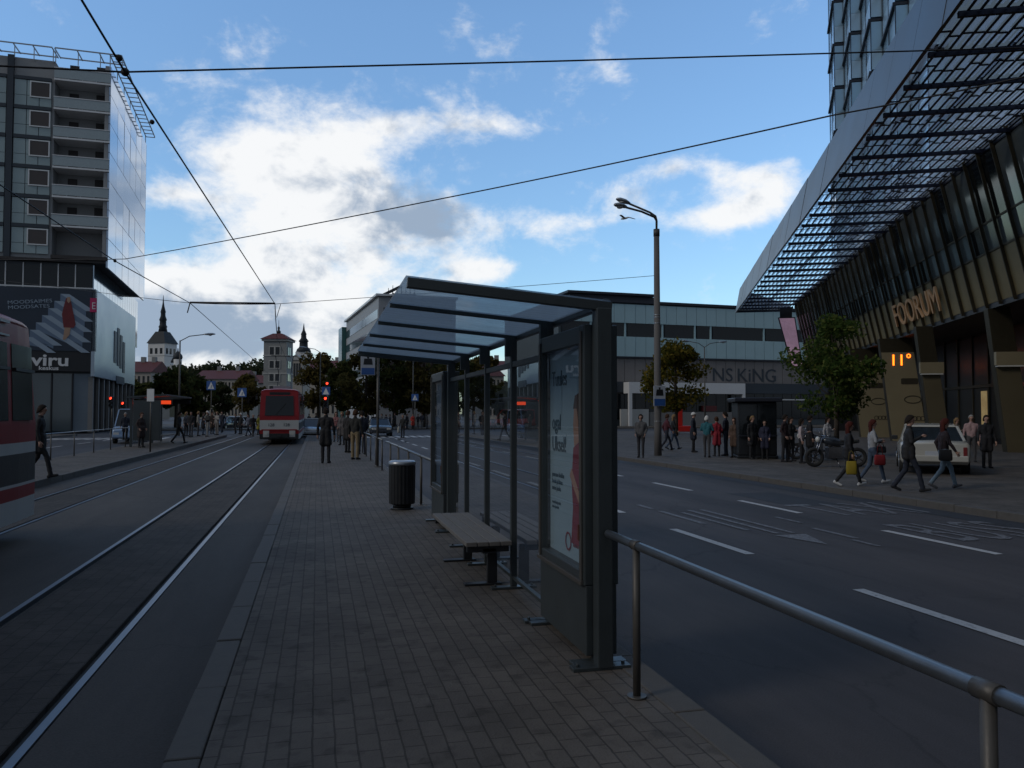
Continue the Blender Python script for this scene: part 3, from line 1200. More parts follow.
b.path([N1, N1 + Vector((.0, .3, -.35)), N1 + Vector((0.05, .5, -1.0))], .014, 8)
b.path([N1 + Vector((.2, 0, 0)), N1 + Vector((.05, .3, -.45))], .012, 8)
tag(b.build('wire_spreader_bar', 'wire'), 'dark horizontal bar spreading the two contact wires above the tracks', 'spreader bar')
# ------------------------------------------------------------------ shopping centre with the louvred canopy
M['gold'] = mat('bronze_gold_panel', (.24, .19, .10), .5, .2, var=.4, scale=.9)
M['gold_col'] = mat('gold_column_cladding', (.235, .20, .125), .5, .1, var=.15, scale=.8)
M['gold_letter'] = mat('copper_letters', (.78, .46, .24), .35, .2, var=.1)
M['bronze_fin'] = mat('bronze_fin', (.05, .042, .026), .45, .5, var=.25)
M['dark_wall'] = mat('dark_interior', (.012, .013, .016), .5, var=.3)
M['fascia'] = mat('brushed_fascia', (.105, .098, .09), .38, .6, var=.3, scale=.35)
M['louvre'] = mat('louvre_blade', (.012, .016, .035), .4, .4, var=.3)
M['pink_led'] = mat('pink_screen', (.60, .38, .52), .4, var=.75, scale=1.6, emit=.16, tint=(.10, .05, .16))
M['warm_lit'] = mat('lit_shop_window', (.8, .5, .22), .4, var=.7, scale=1.4, emit=.09)
M['facade_glass'] = mat('facade_glass', (.16, .19, .20), .10, .35, var=.4, scale=.5)
M['mark'] = mat('dark_mark', (.035, .03, .02), .5)
A24 = R(24.4)
FO = Vector((16.2 * math.cos(A24), -16.2 * math.sin(A24), 0))
FRZ = math.pi / 2 - A24
fo = root('shopping_centre', 'dark glass shopping centre with a gold band, leaning fins and louvred canopy', 'shopping centre', tuple(FO), FRZ)
S0, S1 = -20.0, 86.0
tl = lambda z: .22 * (z + .17)
b = MB()
b.box(S0, -14, -.17, S1, -2.6, 13.2)
b.box(S1 - 1.2, -2.6, -.17, S1, -.1, 6.55)
b.hexa([(S1 - .3, -2.7, 6.56), (S1, -2.7, 6.56), (S1, tl(6.56) - .1, 6.56), (S1 - .3, tl(6.56) - .1, 6.56),
        (S1 - .3, -2.7, 13.2), (S1, -2.7, 13.2), (S1, tl(13.2) - .1, 13.2), (S1 - .3, tl(13.2) - .1, 13.2)])
b.build('wall', 'dark_wall', fo)
MB().box(S0, -2.59, 6.35, S1 - .31, tl(6.6), 6.58).build('soffit', 'dark_wall', fo)
rnd = random.Random(4)
# ground floor glazing between dark posts
M['shop_glass'] = mat('shop_glass', (.012, .015, .018), .3, var=.4, scale=.4, spec=.5)
b2 = MB(); b3 = MB()
s = S0 + .3
k = 0
while s < S1 - 2.6:
    b = MB()
    b.box(s, -2.56, .15, s + 2.3, -2.50, 3.1)
    b.box(s, -2.56, 3.3, s + 2.3, -2.50, 6.2)
    b.build('shop_window', 'shop_glass', fo)
    b2.box(s + 2.3, -2.585, -.17, s + 2.44, -2.42, 6.34)
    s += 2.44
    k += 1

b2.box(S0, -2.58, 3.11, S1 - 1.3, -2.40, 3.29)
b2.build('window_frame', 'bronze_fin', fo)
for s_, z0, z1, w in ((51.3, .2, 2.9, .9), (44.0, .2, 2.6, .7), (30, .3, 3.0, 2.0)):
    MB().box(s_, -2.49, z0, s_ + w, -2.47, z1).build('lit_window', 'warm_lit', fo)
MB().box(41, -2.39, 3.0, 46.5, -1.9, 3.18).build('door_canopy', 'red_lens', fo)
# gold band, upper glazing, fins
def lean(b, s0, s1, z0, z1, off0, off1, mi=0):
    b.hexa([(s0, tl(z0) + off0, z0), (s1, tl(z0) + off0, z0), (s1, tl(z0) + off1, z0), (s0, tl(z0) + off1, z0),
            (s0, tl(z1) + off0, z1), (s1, tl(z1) + off0, z1), (s1, tl(z1) + off1, z1), (s0, tl(z1) + off1, z1)], mi)
b = MB(); g = MB(); fi = MB(); up = MB()
s = S0
while s < S1 - .2:
    e = rnd.uniform(-.02, .02)
    lean(b, s + .03, s + 1.47, 6.59, 8.70, -.1, .02 + e)
    lean(g, s + .03, s + 1.47, 8.74, 9.9, -.1, e * .5, 0 if rnd.random() < .7 else 1)
    lean(g, s + .03, s + 1.47, 9.94, 12.6, -.1, e * .5, 0 if rnd.random() < .75 else 1)
    lean(fi, s - .035, s + .035, 6.4, 12.9, .03, .17)
    s += 1.5
b.build('gold_band', 'gold', fo)
g.build('upper_glazing', ['facade_glass', 'win'], fo)
build_each(fi, 'fin', 'bronze_fin', fo)
b = MB()
lean(b, S0, S1 - .4, 9.88, 9.96, -.05, .05)
lean(b, S0, S1 - .4, 8.68, 8.76, -.05, .06)
build_each(b, 'transom', 'bronze_fin', fo)
# lettering on the band, reading from the far end towards the camera
zb = 6.98
p0 = (53.6, tl(zb) + .22, zb)
text('lettering', 'FOORUM', 1.95, 'gold_letter', fo, frame(p0, (-1, 0, 0), (0, .215, 1)), .05, 1.02)
# leaning gold columns with signs
def column(s_, ta=-.15, tb=1.95, ztop=5.45):
    b = MB()
    z0, z1 = -.17, 6.34
    b.hexa([(s_, ta + tl(z0), z0), (s_ + .5, ta + tl(z0), z0), (s_ + .5, tb + tl(z0), z0), (s_, tb + tl(z0), z0),
            (s_, ta - .6 + tl(z1), z1), (s_ + .5, ta - .6 + tl(z1), z1), (s_ + .5, tb - .75 + tl(z1), z1), (s_, tb - .75 + tl(z1), z1)])
    c = b.build('column', 'bronze_fin', fo, .01)
    f = (ztop - z0) / (z1 - z0)
    ua, ub = ta - .6 * f + tl(ztop), tb - .75 * f + tl(ztop)
    b = MB()
    b.hexa([(s_ - .03, ta + .02 + tl(z0), z0), (s_ - .004, ta + .02 + tl(z0), z0), (s_ - .004, tb - .02 + tl(z0), z0), (s_ - .03, tb - .02 + tl(z0), z0),
            (s_ - .03, ua + .02, ztop), (s_ - .004, ua + .02, ztop), (s_ - .004, ub - .02, ztop), (s_ - .03, ub - .02, ztop)])
    b.build('gold_panel', 'gold_col' if s_ > 50 else M.setdefault('gold_dark', mat('gold_dark_cladding', (.11, .092, .055), .5, .15, var=.2, scale=.8)), c)  # nearer columns are clad in a darker bronze
    return c
# column faces look at the camera: writing lies in the plane s = const, x from +t to -t
def col_frame(s_, t, z):
    return frame((s_ - .045, t, z), (0, -1, 0), (0, 0, 1))
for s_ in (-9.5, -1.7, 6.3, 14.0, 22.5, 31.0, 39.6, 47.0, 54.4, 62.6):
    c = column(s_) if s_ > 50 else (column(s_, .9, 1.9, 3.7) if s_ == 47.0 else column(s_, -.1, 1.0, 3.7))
    if s_ in (54.4, 62.6):
        b = MB()
        b.box(s_ - .05, -1.05 + tl(5.5), 4.0, s_ - .012, .55 + tl(5.5), 5.65)
        t0 = .2 + tl(4.8)
        c2 = text('temperature_display', '11\u00b0' if s_ == 54.4 else '4', 1.0, 'amber_lit', c, col_frame(s_, t0 + (.75 if s_ == 54.4 else .2), 4.62), .012, .95)
        b = MB()
        for q in (3.55, 2.45):
            pass
        n = 24
        def oval(b, tc_, zc, rx, rz, th):
            o_ = [(s_ - .045, tc_ + rx * math.cos(a), zc + rz * math.sin(a)) for a in [2 * math.pi * i / n for i in range(n)]]
            i_ = [(s_ - .045, tc_ + (rx - th) * math.cos(a), zc + (rz - th) * math.sin(a)) for a in [2 * math.pi * i / n for i in range(n)]]
            b.add(o_ + i_, [(i, (i + 1) % n, n + (i + 1) % n, n + i) for i in range(n)])
        t1 = .55 + tl(3.6)
        b.add([(s_ - .045, t1 - .5 + x_, 3.62 + z_) for x_, z_ in ((-.5, -.16), (-.42, -.2), (.42, -.2), (.5, -.16), (.5, .14), (.42, .18), (-.42, .18), (-.5, .14))], [tuple(range(8))])
        oval(b, .16 + tl(2.3), 2.45, .52, .26, .06)
        for k in range(4):
            oval(b, .2 + tl(1.2) + .36 - k * .24, 1.25, .17, .15, .04)
        b.build('logo_mark', 'mark', c)
    elif s_ in (39.6, 47.0):
        b = MB()
        ta_ = (.7, 1.9) if s_ == 47.0 else (-.3, .9)
        b.box(s_ - .25, ta_[0] + tl(4) - .35, 3.75, s_ - .012, ta_[1] + tl(4) - .35, 4.35)
        x_ = b.build('sign_box', 'gold_col', c, .01)
        MB().box(s_ - .26, ta_[0] + tl(4) - .3, 3.68, s_ - .02, ta_[1] + tl(4) - .4, 3.745).build('sign_light', 'lamp_lens', x_)
# canopy
CT0, CT1, CZ = 2.75, 8.3, 12.55
CS0, CS1 = -12.0, 90.0
b = MB()
b.box(CS0, CT0 - .2, CZ + .02, S1, CT0 + .1, CZ + .6)
s = CS0
rows = []
while s <= CS1 + .01:
    b.box(s - .06, CT0, CZ, s + .06, CT1 - .2, CZ + .16)
    rows.append(s)
    s += 2.55
for t in (CT0 + .12, (CT0 + CT1) / 2, CT1 - .2):
    b.box(CS0, t - .05, CZ + .36, CS1, t + .05, CZ + .46)
build_each(b, 'canopy_beam', 'louvre', fo)
bl = MB(); gl = MB(); up = bl
for i, s in enumerate(rows[:-1]):
    t = CT0 + .15
    while t < CT1 - .3:
        j = rnd.uniform(-.25, .25)
        s0, s1 = s + .12, s + 2.43
        c0 = s0 + rnd.uniform(0, .5)
        # dark blade tilted on its long axis
        bl.hexa([(s0, t, CZ + .10), (s1, t, CZ + .10), (s1, t + .07, CZ + .12), (s0, t + .07, CZ + .12),
                 (s0, t, CZ + .115), (s1, t, CZ + .115), (s1, t + .07, CZ + .135), (s0, t + .07, CZ + .135)])
        # frosted strips staggered above
        cut = rnd.uniform(.9, 1.5)
        for a0, a1, dt in ((s0, s0 + cut, .0), (s0 + cut + .14, s1, .08)):
            gl.add([(a0, t + .06 + dt, CZ + .22), (a1, t + .06 + dt, CZ + .22), (a1, t + .26 + dt, CZ + .28), (a0, t + .26 + dt, CZ + .28)], [(0, 1, 2, 3)])
        up.box(s0 + cut + .02, t + .02, CZ + .19, s0 + cut + .12, t + .32, CZ + .21)
        t += .33
bl.build('louvre_blades', 'louvre', fo)
gl.build('louvre_glass', 'louvre_glass', fo)
b = MB()
s = CS0
while s < CS1 - .1:
    e = rnd.uniform(-.012, .012)
    b.hexa([(s + .01, CT1, CZ - .05), (s + 2.99, CT1, CZ - .05), (s + 2.99, CT1 + .12 + e, CZ - .05), (s + .01, CT1 + .12 + e, CZ - .05),
            (s + .01, CT1 - .5, CZ + 2.6), (s + 2.99, CT1 - .5, CZ + 2.6), (s + 2.99, CT1 - .38 + e, CZ + 2.6), (s + .01, CT1 - .38 + e, CZ + 2.6)])
    s += 3.0
b.build('fascia', 'fascia', fo)
b = MB()
b.hexa([(CS1, CT0, CZ), (CS1 + .12, CT0, CZ), (CS1 + .12, CT1 + .1, CZ), (CS1, CT1 + .1, CZ),
        (CS1, CT0, CZ + .7), (CS1 + .12, CT0, CZ + .7), (CS1 + .12, CT1 - .4, CZ + 2.6), (CS1, CT1 - .4, CZ + 2.6)])
b.build('fascia_end', 'fascia', fo)
# leaning screen at the far end
scr = root('advertising_screen', 'pink glowing screen leaning under the far end of the canopy', 'screen', (0, 0, 0))
scr.location = Matrix.Translation(FO) @ Matrix.Rotation(FRZ, 4, 'Z') @ Vector((87.2, 0, 0))
scr.rotation_euler = (0, 0, FRZ)
b = MB()
b.hexa([(0, 1.9, 6.4), (.35, 1.9, 6.4), (.35, 3.0, 6.4), (0, 3.0, 6.4), (0, 2.6, 11.6), (.35, 2.6, 11.6), (.35, 4.3, 11.6), (0, 4.3, 11.6)])
b.build('screen_case', 'steel_black', scr)
b = MB()
b.add([(-.02, 1.98, 6.5), (-.02, 2.95, 6.5), (-.02, 4.2, 11.5), (-.02, 2.7, 11.5)], [(0, 1, 2, 3)])
b.build('screen_face', 'pink_led', scr)
b = MB()
b.box(.1, 2.9, 11.6, .3, 4.1, 12.55)
b.build('screen_bracket', 'steel_black', scr)

# hotel tower above it
ht = root('hotel_tower', 'pale blue glass tower of staggered bays rising behind the canopy', 'tower', tuple(FO), FRZ)
MB().box(43.5, -12, 13.3, 71.6, 1.8, 66).build('wall', M.setdefault('hotel_wall', mat('hotel_wall', (.26, .34, .40), .2, .3, var=.2, scale=.3)), ht)
gb = MB(); sb = MB(); mb_ = MB()
sN, bay, k = 72.0, 5.6, 0
while sN - bay * (k + 1) > 42:
    s1 = sN - bay * k
    s0 = s1 - bay + .12
    zo = 13.4 + (1.75 if k % 2 else 0)
    t0, t1 = 1.9, 2.6
    z = zo
    while z < 64:
        # sawtooth bay, its near end standing further out
        gb.hexa([(s0, .92, z + .28), (s1, .92, z + .28), (s1, t0, z + .28), (s0, t1, z + .28), (s0, .92, z + 1.55), (s1, .92, z + 1.55), (s1, t0, z + 1.55), (s0, t1, z + 1.55)], 1)
        gb.hexa([(s0, .92, z + 1.57), (s1, .92, z + 1.57), (s1, t0 - .03, z + 1.57), (s0, t1 - .03, z + 1.57), (s0, .92, z + 3.45), (s1, .92, z + 3.45), (s1, t0 - .03, z + 3.45), (s0, t1 - .03, z + 3.45)], 0)
        sb.hexa([(s0, .92, z), (s1 + .06, .92, z), (s1 + .06, t0 + .14, z), (s0, t1 + .14, z), (s0, .92, z + .18), (s1 + .06, .92, z + .18), (s1 + .06, t0 + .14, z + .18), (s0, t1 + .14, z + .18)])
        for q in (0.0, .5, 1.0):
            sm_ = s1 + (s0 - s1) * q
            tm = t0 + (t1 - t0) * q
            mb_.box(sm_ - .02, tm - .02, z + .28, sm_ + .02, tm + .03, z + 3.46)
        z += 3.5
    k += 1
gb.build('glazing', ['hotel_glass', 'hotel_spandrel'] if False else [M.setdefault('hotel_glass', mat('hotel_glass', (.32, .50, .66), .12, .25, var=.2, scale=.25)), M.setdefault('hotel_spandrel', mat('hotel_spandrel', (.40, .58, .74), .25, .2, var=.1, scale=.3))], ht)
build_each(sb, 'floor_ledge', 'dark_metal', ht)
mb_.build('mullion', 'dark_metal', ht)
b = MB()
z = 13.5
while z < 64:
    b.box(71.7, -15, z, 71.75, 1.7, z + 1.9)
    z += 3.5
build_each(b, 'end_glazing', 'hotel_glass', ht)

# ------------------------------------------------------------------ high-rise with balconies and its podium
VA = R(-3.3)
V0 = W(105, 74, ZP)
vi = root('high_rise', 'grey-green glass high-rise with balconies jutting over a lower podium', 'high-rise', tuple(V0), -VA)
M['spandrel'] = mat('grey_green_glass', (.29, .37, .38), .15, .1, var=.18, scale=.25, spec=.7)
M['dark_band'] = mat('blue_black_band', (.025, .036, .05), .4, var=.2)
M['bal_wall'] = mat('balcony_wall', (.30, .305, .31), .8, var=.12)
M['bal_dark'] = mat('balcony_recess', (.035, .03, .03), .6, var=.3)
M['curtain'] = mat('sky_mirroring_glass', (.38, .46, .57), .03, .92, var=.06, scale=.08)
M['podium_glass'] = mat('podium_mirror', (.42, .52, .60), .05, .85, var=.12, scale=.12)
M['panel_dull'] = mat('dull_blue_panel', (.13, .17, .21), .4, var=.2, scale=.5)
M['panel_pale'] = mat('pale_blue_panel', (.36, .44, .52), .32, .25, var=.08, scale=.5)
zT0, zT1 = 15.9, 34.3           # tower underside, roof
D_ = 23.0
b = MB()
b.box(-30, .35, zT0, -4.75, D_, zT1)
b.box(-4.75, 2.1, zT0, -.18, D_ - .4, zT1 + .2)
b.box(-.5, .02, zT0, -.18, D_, zT1)
b.build('wall', 'bal_wall', vi)
fl = 2.72
zf = [zT0 + .35 + fl * k for k in range(7)]
# glazed bays left of the balconies
gb = MB(); wb = MB(); fb = MB(); mb_ = MB()
x = -4.85
bay = 0
while x > -27:
    bw = 2.15 if bay % 2 == 0 else 2.9
    x1, x0 = x - .12, x - bw - 1.0
    for z in zf[:-1]:
        nx = 3
        for q in range(nx):
            gx0 = x0 + (x1 - x0) * q / nx + .03
            gx1 = x0 + (x1 - x0) * (q + 1) / nx - .03
            gb.box(gx0, .20, z + .05, gx1, .34, z + .95)
            gb.box(gx0, .20, z + .99, gx1, .34, z + 2.38)
        wx0 = x1 - 1.65 if bay % 2 == 0 else x0 + .25
        wb = MB()
        fb = MB()
        wb.box(wx0, .12, z + .92, wx0 + 1.5, .19, z + 2.22)
        w_o = wb.build('window', 'win_warm', vi)
        for a in ((wx0 - .1, z + .82, wx0, z + 2.32), (wx0 + 1.5, z + .82, wx0 + 1.6, z + 2.32), (wx0, z + .82, wx0 + 1.5, z + .918), (wx0, z + 2.222, wx0 + 1.5, z + 2.32)):
            fb.box(a[0], .08, a[1], a[2], .195, a[3])
        fb.build('window_frame', 'white', w_o)
        mb_.box(x0, .10, z + 2.42, x1, .30, z + 2.72)
    mb_.box(x0 - .55, .06, zT0, x0 - .05, .34, zT1 + .1)
    x = x0 - .5
    bay += 1
gb.build('glass_panel', 'spandrel', vi)
mb_.build('dark_band', 'dark_band', vi)
# balconies, each its own part
for k, z in enumerate(zf[1:]):
    b = MB()
    b.box(-4.72, -.15, z - .16, -.02, 2.08, z)
    bo = b.build('balcony', 'white', vi)
    b = MB()
    b.box(-4.72, -.12, z + .08, -.06, -.09, z + .95)
    b.box(-.09, -.08, z + .08, -.06, 2.0, z + .95)
    b.build('balcony_glass', M.setdefault('bal_glass', mat('balcony_glass', (.34, .40, .42), .2, .1, var=.15)), bo)
    b = MB()
    b.box(-4.74, -.16, z + .97, -.02, -.06, z + 1.04)
    b.box(-.10, -.05, z + .97, -.03, 2.05, z + 1.04)
    for q in range(5):
        b.box(-4.70 + q * 1.15, -.085, z + .01, -4.66 + q * 1.15, -.05, z + .96)
    b.build('balcony_rail', 'white', bo)
    if k < 6:
        b = MB()
        b.box(-1.6, 2.02, z + .05, -.55, 2.09, z + 2.3)
        b.box(-3.9, 2.03, z + .05, -3.1, 2.09, z + 2.2)
        build_each(b, 'balcony_door', 'bal_dark', bo)
b = MB()
b.box(-4.72, -.1, zT0, -.02, 2.0, zT0 + .34)
b.box(-30, .05, zT0 - .25, -.1, D_ - .1, zT0 - .01)
b.build('underside', 'bal_dark', vi)
# the mirror wall along the street
b = MB(); f2 = MB()
zt = zT0 - .6
rnd = random.Random(11)
for k in range(7):
    z0 = zt + (zT1 - zt) * k / 7
    z1 = zt + (zT1 - zt) * (k + 1) / 7 - .05
    y = 0
    while y < D_ - .1:
        e = rnd.uniform(-.012, .012)
        y1 = min(D_, y + 3.8)
        b.hexa([(-.16, y + .03, z0), (0 + e, y + .03, z0), (0 - e, y1 - .03, z0), (-.16, y1 - .03, z0), (-.16, y + .03, z1), (0 + e, y + .03, z1), (0 - e, y1 - .03, z1), (-.16, y1 - .03, z1)])
        y += 3.8
b.build('mirror_wall', 'curtain', vi)
# roof pergola
b = MB()
zp = zT1 + 1.0
for x0, x1 in ((-30, -4.9), (-4.7, .9)):
    n = int((x1 - x0) / 1.5)
    for k in range(n + 1):
        x = x0 + (x1 - x0) * k / n
        b.beam((x, -.2, zp), (x, 2.0, zp + .02), .09, .09)
        b.beam((x, .2, zT1 - .2), (x, .2, zp - .05), .07, .07)
    b.beam((x0, -.2, zp + .06), (x1, -.2, zp + .06), .09, .1)
    b.beam((x0, 2.0, zp + .07), (x1, 2.0, zp + .07), .09, .1)
for k in range(19):
    y = k * D_ / 18
    b.beam((-.1, y, zp - .02), (.9, y, zp - .02), .08, .08)
b.beam((.9, -.2, zp + .04), (.9, D_, zp + .04), .1, .1)
b.beam((-.1, -.2, zp + .04), (-.1, D_, zp + .04), .1, .1)
for k in range(7):
    b.beam((-.12, .1 + k * 3.8, zT1 - .5), (-.12, .1 + k * 3.8, zp), .08, .08)
b.build('roof_pergola', 'galv', vi)
# podium
pd = root('podium_building', 'podium block with a staircase billboard and black shop sign below the high-rise', 'building', tuple(V0), -VA)
MB().box(-32, .62, 0, -1.35, 26, zT0 - .27).build('wall', 'dark_band', pd)
PX, PY_ = -.95, -.05
gb = MB(); wb = MB(); mb_ = MB()
x = -1.35
while x > -30:
    w = 1.42
    wb.box(x - w + .05, .5, 13.4, x - .05, .61, 15.3)
    gb.box(x - w + .05, .5, 11.95, x - .05, .612, 13.25)
    wb.box(x - w + .05, .5, 10.1, x - .05, .61, 11.8)
    mb_.box(x - w - .04, .42, 9.95, x - w + .04, .60, 15.5)
    x -= w
build_each(wb, 'window', 'win', pd)
gb.build('spandrel', 'spandrel', pd)
mb_.box(-30, .40, 13.27, -1.3, .58, 13.38)
mb_.box(-30, .40, 11.81, -1.3, .58, 11.92)
mb_.box(-30, .30, 9.7, -1.3, .59, 9.94)
mb_.build('mullion', 'white', pd)
b = MB(); f2 = MB()
y = .65
while y < 25.5:
    b.box(-1.348, y + .03, 9.9, -1.25, y + 1.5, zT0 - .3)
    y += 1.55
b.build('side_glazing', 'podium_glass', pd)
# billboard
M['bill_navy'] = mat('billboard_navy', (.018, .032, .055), .5, var=.3, scale=.3)
M['bill_step'] = mat('billboard_step', (.30, .38, .47), .5, var=.15, scale=.5)
M['bill_riser'] = mat('billboard_riser', (.13, .19, .28), .5, var=.15, scale=.5)
M['bill_red'] = mat('billboard_coat', (.16, .02, .025), .6, var=.4, scale=2)
M['bill_skin'] = mat('billboard_skin', (.40, .26, .18), .6)
M['bill_pink'] = mat('billboard_pink', (.50, .02, .12), .5)
bb = root('billboard', 'large navy billboard of a red-coated figure on pale blue stairs', 'billboard', tuple(V0), -VA)
BZ0, BZ1 = 5.75, 9.65
BX0, BX1 = -16.0, PX
zt_, zb_ = HZ(291, 74.3), HZ(352, 74.3)
b = MB()
b.box(BX0, PY_, zb_ - ZP, BX1, .6, zt_ - ZP)
b.build('board', 'bill_navy', bb)
def bx(px):      # pixel column to board x
    r = ray(px, 413)
    u = Vector((math.cos(-VA), math.sin(-VA)))
    det = u.x * -r.y + r.x * u.y
    o_ = V0 + Vector((-math.sin(-VA), math.cos(-VA), 0)) * PY_
    return (o_.x * r.y - r.x * o_.y) / det
def bz(py):
    return HZ(py, 74.2) - ZP
st_ = MB(); ri = MB()
for k in range(7):
    # treads falling to the right
    x0, y0 = 58 - k * 6.0, 296 + k * 7.2
    L = 26 + k * 5 if k < 5 else 24
    st_.plate([(bx(x0), bz(y0)), (bx(x0 + 9), bz(y0)), (bx(min(94, x0 + 9 + L)), bz(y0 + L * .62)), (bx(min(94, x0 + L)), bz(y0 + L * .62))], PY_ - .02, PY_ - .002)
    ri.plate([(bx(x0), bz(y0)), (bx(x0), bz(y0 + 7)), (bx(min(92, x0 + L)), bz(min(350, y0 + 7 + L * .62))), (bx(min(92, x0 + L)), bz(min(346, y0 + L * .62)))], PY_ - .012, PY_ - .003)
st_.build('printed_stairs', 'bill_step', bb)
ri.build('printed_risers', 'bill_riser', bb)
b = MB()
b.plate([(bx(x), bz(y)) for x, y in ((64, 300), (68, 300), (70, 308), (74, 326), (72, 329), (62, 329), (60, 316), (62, 307))], PY_ - .05, PY_ - .022)
b.build('printed_coat', 'bill_red', bb)
b = MB()
b.plate([(bx(x), bz(y)) for x, y in ((65, 299), (68, 299), (68.5, 303), (66.5, 305), (64.8, 303))], PY_ - .06, PY_ - .052)
b.plate([(bx(x), bz(y)) for x, y in ((63, 329), (69, 329), (68, 336), (64, 341), (61.5, 341))], PY_ - .05, PY_ - .023)
b.build('printed_figure', 'bill_skin', bb)
b = MB()
b.plate([(bx(x), bz(y)) for x, y in ((88, 299), (94.8, 299), (94.8, 313), (88, 313))], PY_ - .06, PY_ - .03)
b.build('printed_badge', 'bill_pink', bb)
text('billboard_lettering', 'MOODSAIMES\nMOODSATES', .46, 'bill_step', bb, frame((bx(5), PY_ - .03, bz(308)), (1, 0, .09), (-.09, 0, 1)), .01, 1.25)
text('billboard_lettering', 'E', .9, 'white', bb, frame((bx(89.6), PY_ - .07, bz(310)), (1, 0, 0), (0, 0, 1)), .01, .8)
# black shop sign
sg = root('shop_sign', 'black sign board with large white lower-case letters under the billboard', 'sign', tuple(V0), -VA)
MB().box(BX0, PY_ + .05, bz(372), BX1 - .02, .6, bz(352) - .02).build('board', 'steel_black', sg)
text('lettering', 'viru', 1.5, 'white', sg, frame((bx(30), PY_ + .04, bz(366.5)), (1, 0, 0), (0, 0, 1)), .03, 1.32, bold=.035)
text('lettering', 'keskus', .5, 'white', sg, frame((bx(37.5), PY_ + .04, bz(370.8)), (1, 0, 0), (0, 0, 1)), .02, 1.2, bold=.01)
# ground floor and street side of the podium
b = MB(); g2 = MB(); f2 = MB()
zg = bz(374)
x = -1.1
k = 0
while x > -30:
    w = 1.7
    (g2 if k % 3 else b).box(x - w + .07, .35, .1, x - .07, .61, zg)
    f2.box(x - w - .06, .22, 0, x - w + .06, .615, zg)
    x -= w
    k += 1
build_each(b, 'shop_front', 'panel_dull', pd)
build_each(g2, 'shop_window', 'win_blue', pd)
build_each(f2, 'shop_post', 'steel_black', pd)
sp = MB()
sp.box(PX - .3, PY_, bz(376.5) , PX, 23.5, bz(290))
sp.build('street_panel', 'panel_pale', pd)
b = MB(); c_ = MB()
y = .3
while y < 25:
    c_.box(PX - .55, y, 0, PX - .15, y + .4, bz(377))
    y += 2.6
build_each(c_, 'street_column', 'concrete', pd)
b.box(-1.34, .7, .1, -1.32, 25, bz(377))
b.build('street_window', 'win', pd)
b = MB()
for y0, y1, z0, z1 in ((9.5, 10.8, 7.0, 10.3), (11.4, 12.6, 6.8, 10.8), (13.0, 14.3, 6.6, 10.2), (14.8, 16.0, 6.2, 9.6)):
    b.box(PX + .003, y0, z0, PX + .06, y1, z1)
b.box(PX + .003, 11, 4.9, PX + .05, 16, 5.7)
build_each(b, 'street_logo', 'bill_navy', pd)

# ------------------------------------------------------------------ department store closing the street
DA = math.atan2(.317, .948)
d0 = W(560, 107, ZP)
du = Vector((.948 * ct + .317 * st, -.948 * st + .317 * ct, 0))
ds = root('department_store', 'long pale blue-grey department store with dark window bands and shop lettering', 'department store', tuple(d0), math.atan2(du.y, du.x))
M['store_panel'] = mat('store_panel', (.40, .57, .61), .45, .1, var=.12, scale=.4)
M['store_seam'] = mat('store_seam', (.07, .09, .10), .5)
M['store_sign'] = mat('store_sign_panel', (.20, .185, .18), .6, var=.2, scale=.5)
LD = 58.0
zz = lambda py: HZ(py, 109) - ZP
Z = [zz(p) for p in (424, 391, 382, 357.5, 335.5, 322, 303, 299)]
MB().box(0, .5, 0, LD, 24, Z[7] - .1).build('wall', 'store_seam', ds)
b = MB(); w_ = MB(); fr_ = MB(); sgn = MB(); gw = MB()
x = 0.0
rnd = random.Random(3)
while x < LD - .2:
    w = 1.62
    e = rnd.uniform(0, .03)
    b.box(x + .025, .1 + e, Z[5] + .02, x + w - .025, .49, Z[6])
    b.box(x + .025, .1 + e, Z[3] + .25, x + w - .025, .49, Z[4] - .02)
    if x > 8:
        sgn.box(x + .03, .3, Z[2] + .1, x + w - .03, .49, Z[3] - .02)
    gw.box(x + .04, .35, .9, x + w - .04, .49, Z[1] - .2)
    x += w
b.build('panel', 'store_panel', ds)
x = .4
for k, w in enumerate([4.6, 5.2, 5.8, 5.2, 2.6, 9.0, 4.2, 6.8, 8.0, 5.0]):
    w_.box(x, .32, Z[4], x + w - .55, .48, Z[5])
    fr_.box(x + w - .5, .2, Z[4] - .01, x + w - .25, .485, Z[5] + .015)
    x += w
    if x > LD - 6:
        break
build_each(w_, 'window', 'win', ds)
build_each(fr_, 'window_frame', 'store_panel', ds)
sgn.build('sign_panel', 'store_sign', ds)
build_each(gw, 'shop_window', 'win', ds)
b = MB()
b.box(-.1, -.05, Z[6] + .2, LD + .1, .6, Z[7])
b.box(-.02, .05, Z[3], LD, .495, Z[3] + .24)
build_each(b, 'cornice', 'dark_metal', ds)
b = MB()
b.box(0, .15, Z[1] - .15, LD, .495, Z[2] + .08)
b.build('canopy_band', 'dark_band', ds)
xs = lambda px: (W(px, 1).normalized(), px)
def dx(px):        # along the store front at a picture column
    r = ray(px, 413)
    a = Vector((r.x, r.y)); o_ = Vector((d0.x, d0.y)); u = Vector((du.x, du.y))
    # o + u*L = a*k
    det = u.x * -a.y + a.x * u.y
    return (-o_.x * -a.y + a.x * -o_.y) / det
tz = Z[2] + .35
th = (Z[3] - Z[2]) * .66
text('shop_lettering', "NS", th * 1.25, 'dark_band', ds, frame((dx(713), .28, tz), (1, 0, 0), (0, 0, 1)), .04, 1.05)
text('shop_lettering', 'KiNG', th * 1.25, 'dark_band', ds, frame((dx(738), .28, tz), (1, 0, 0), (0, 0, 1)), .04, 1.05)
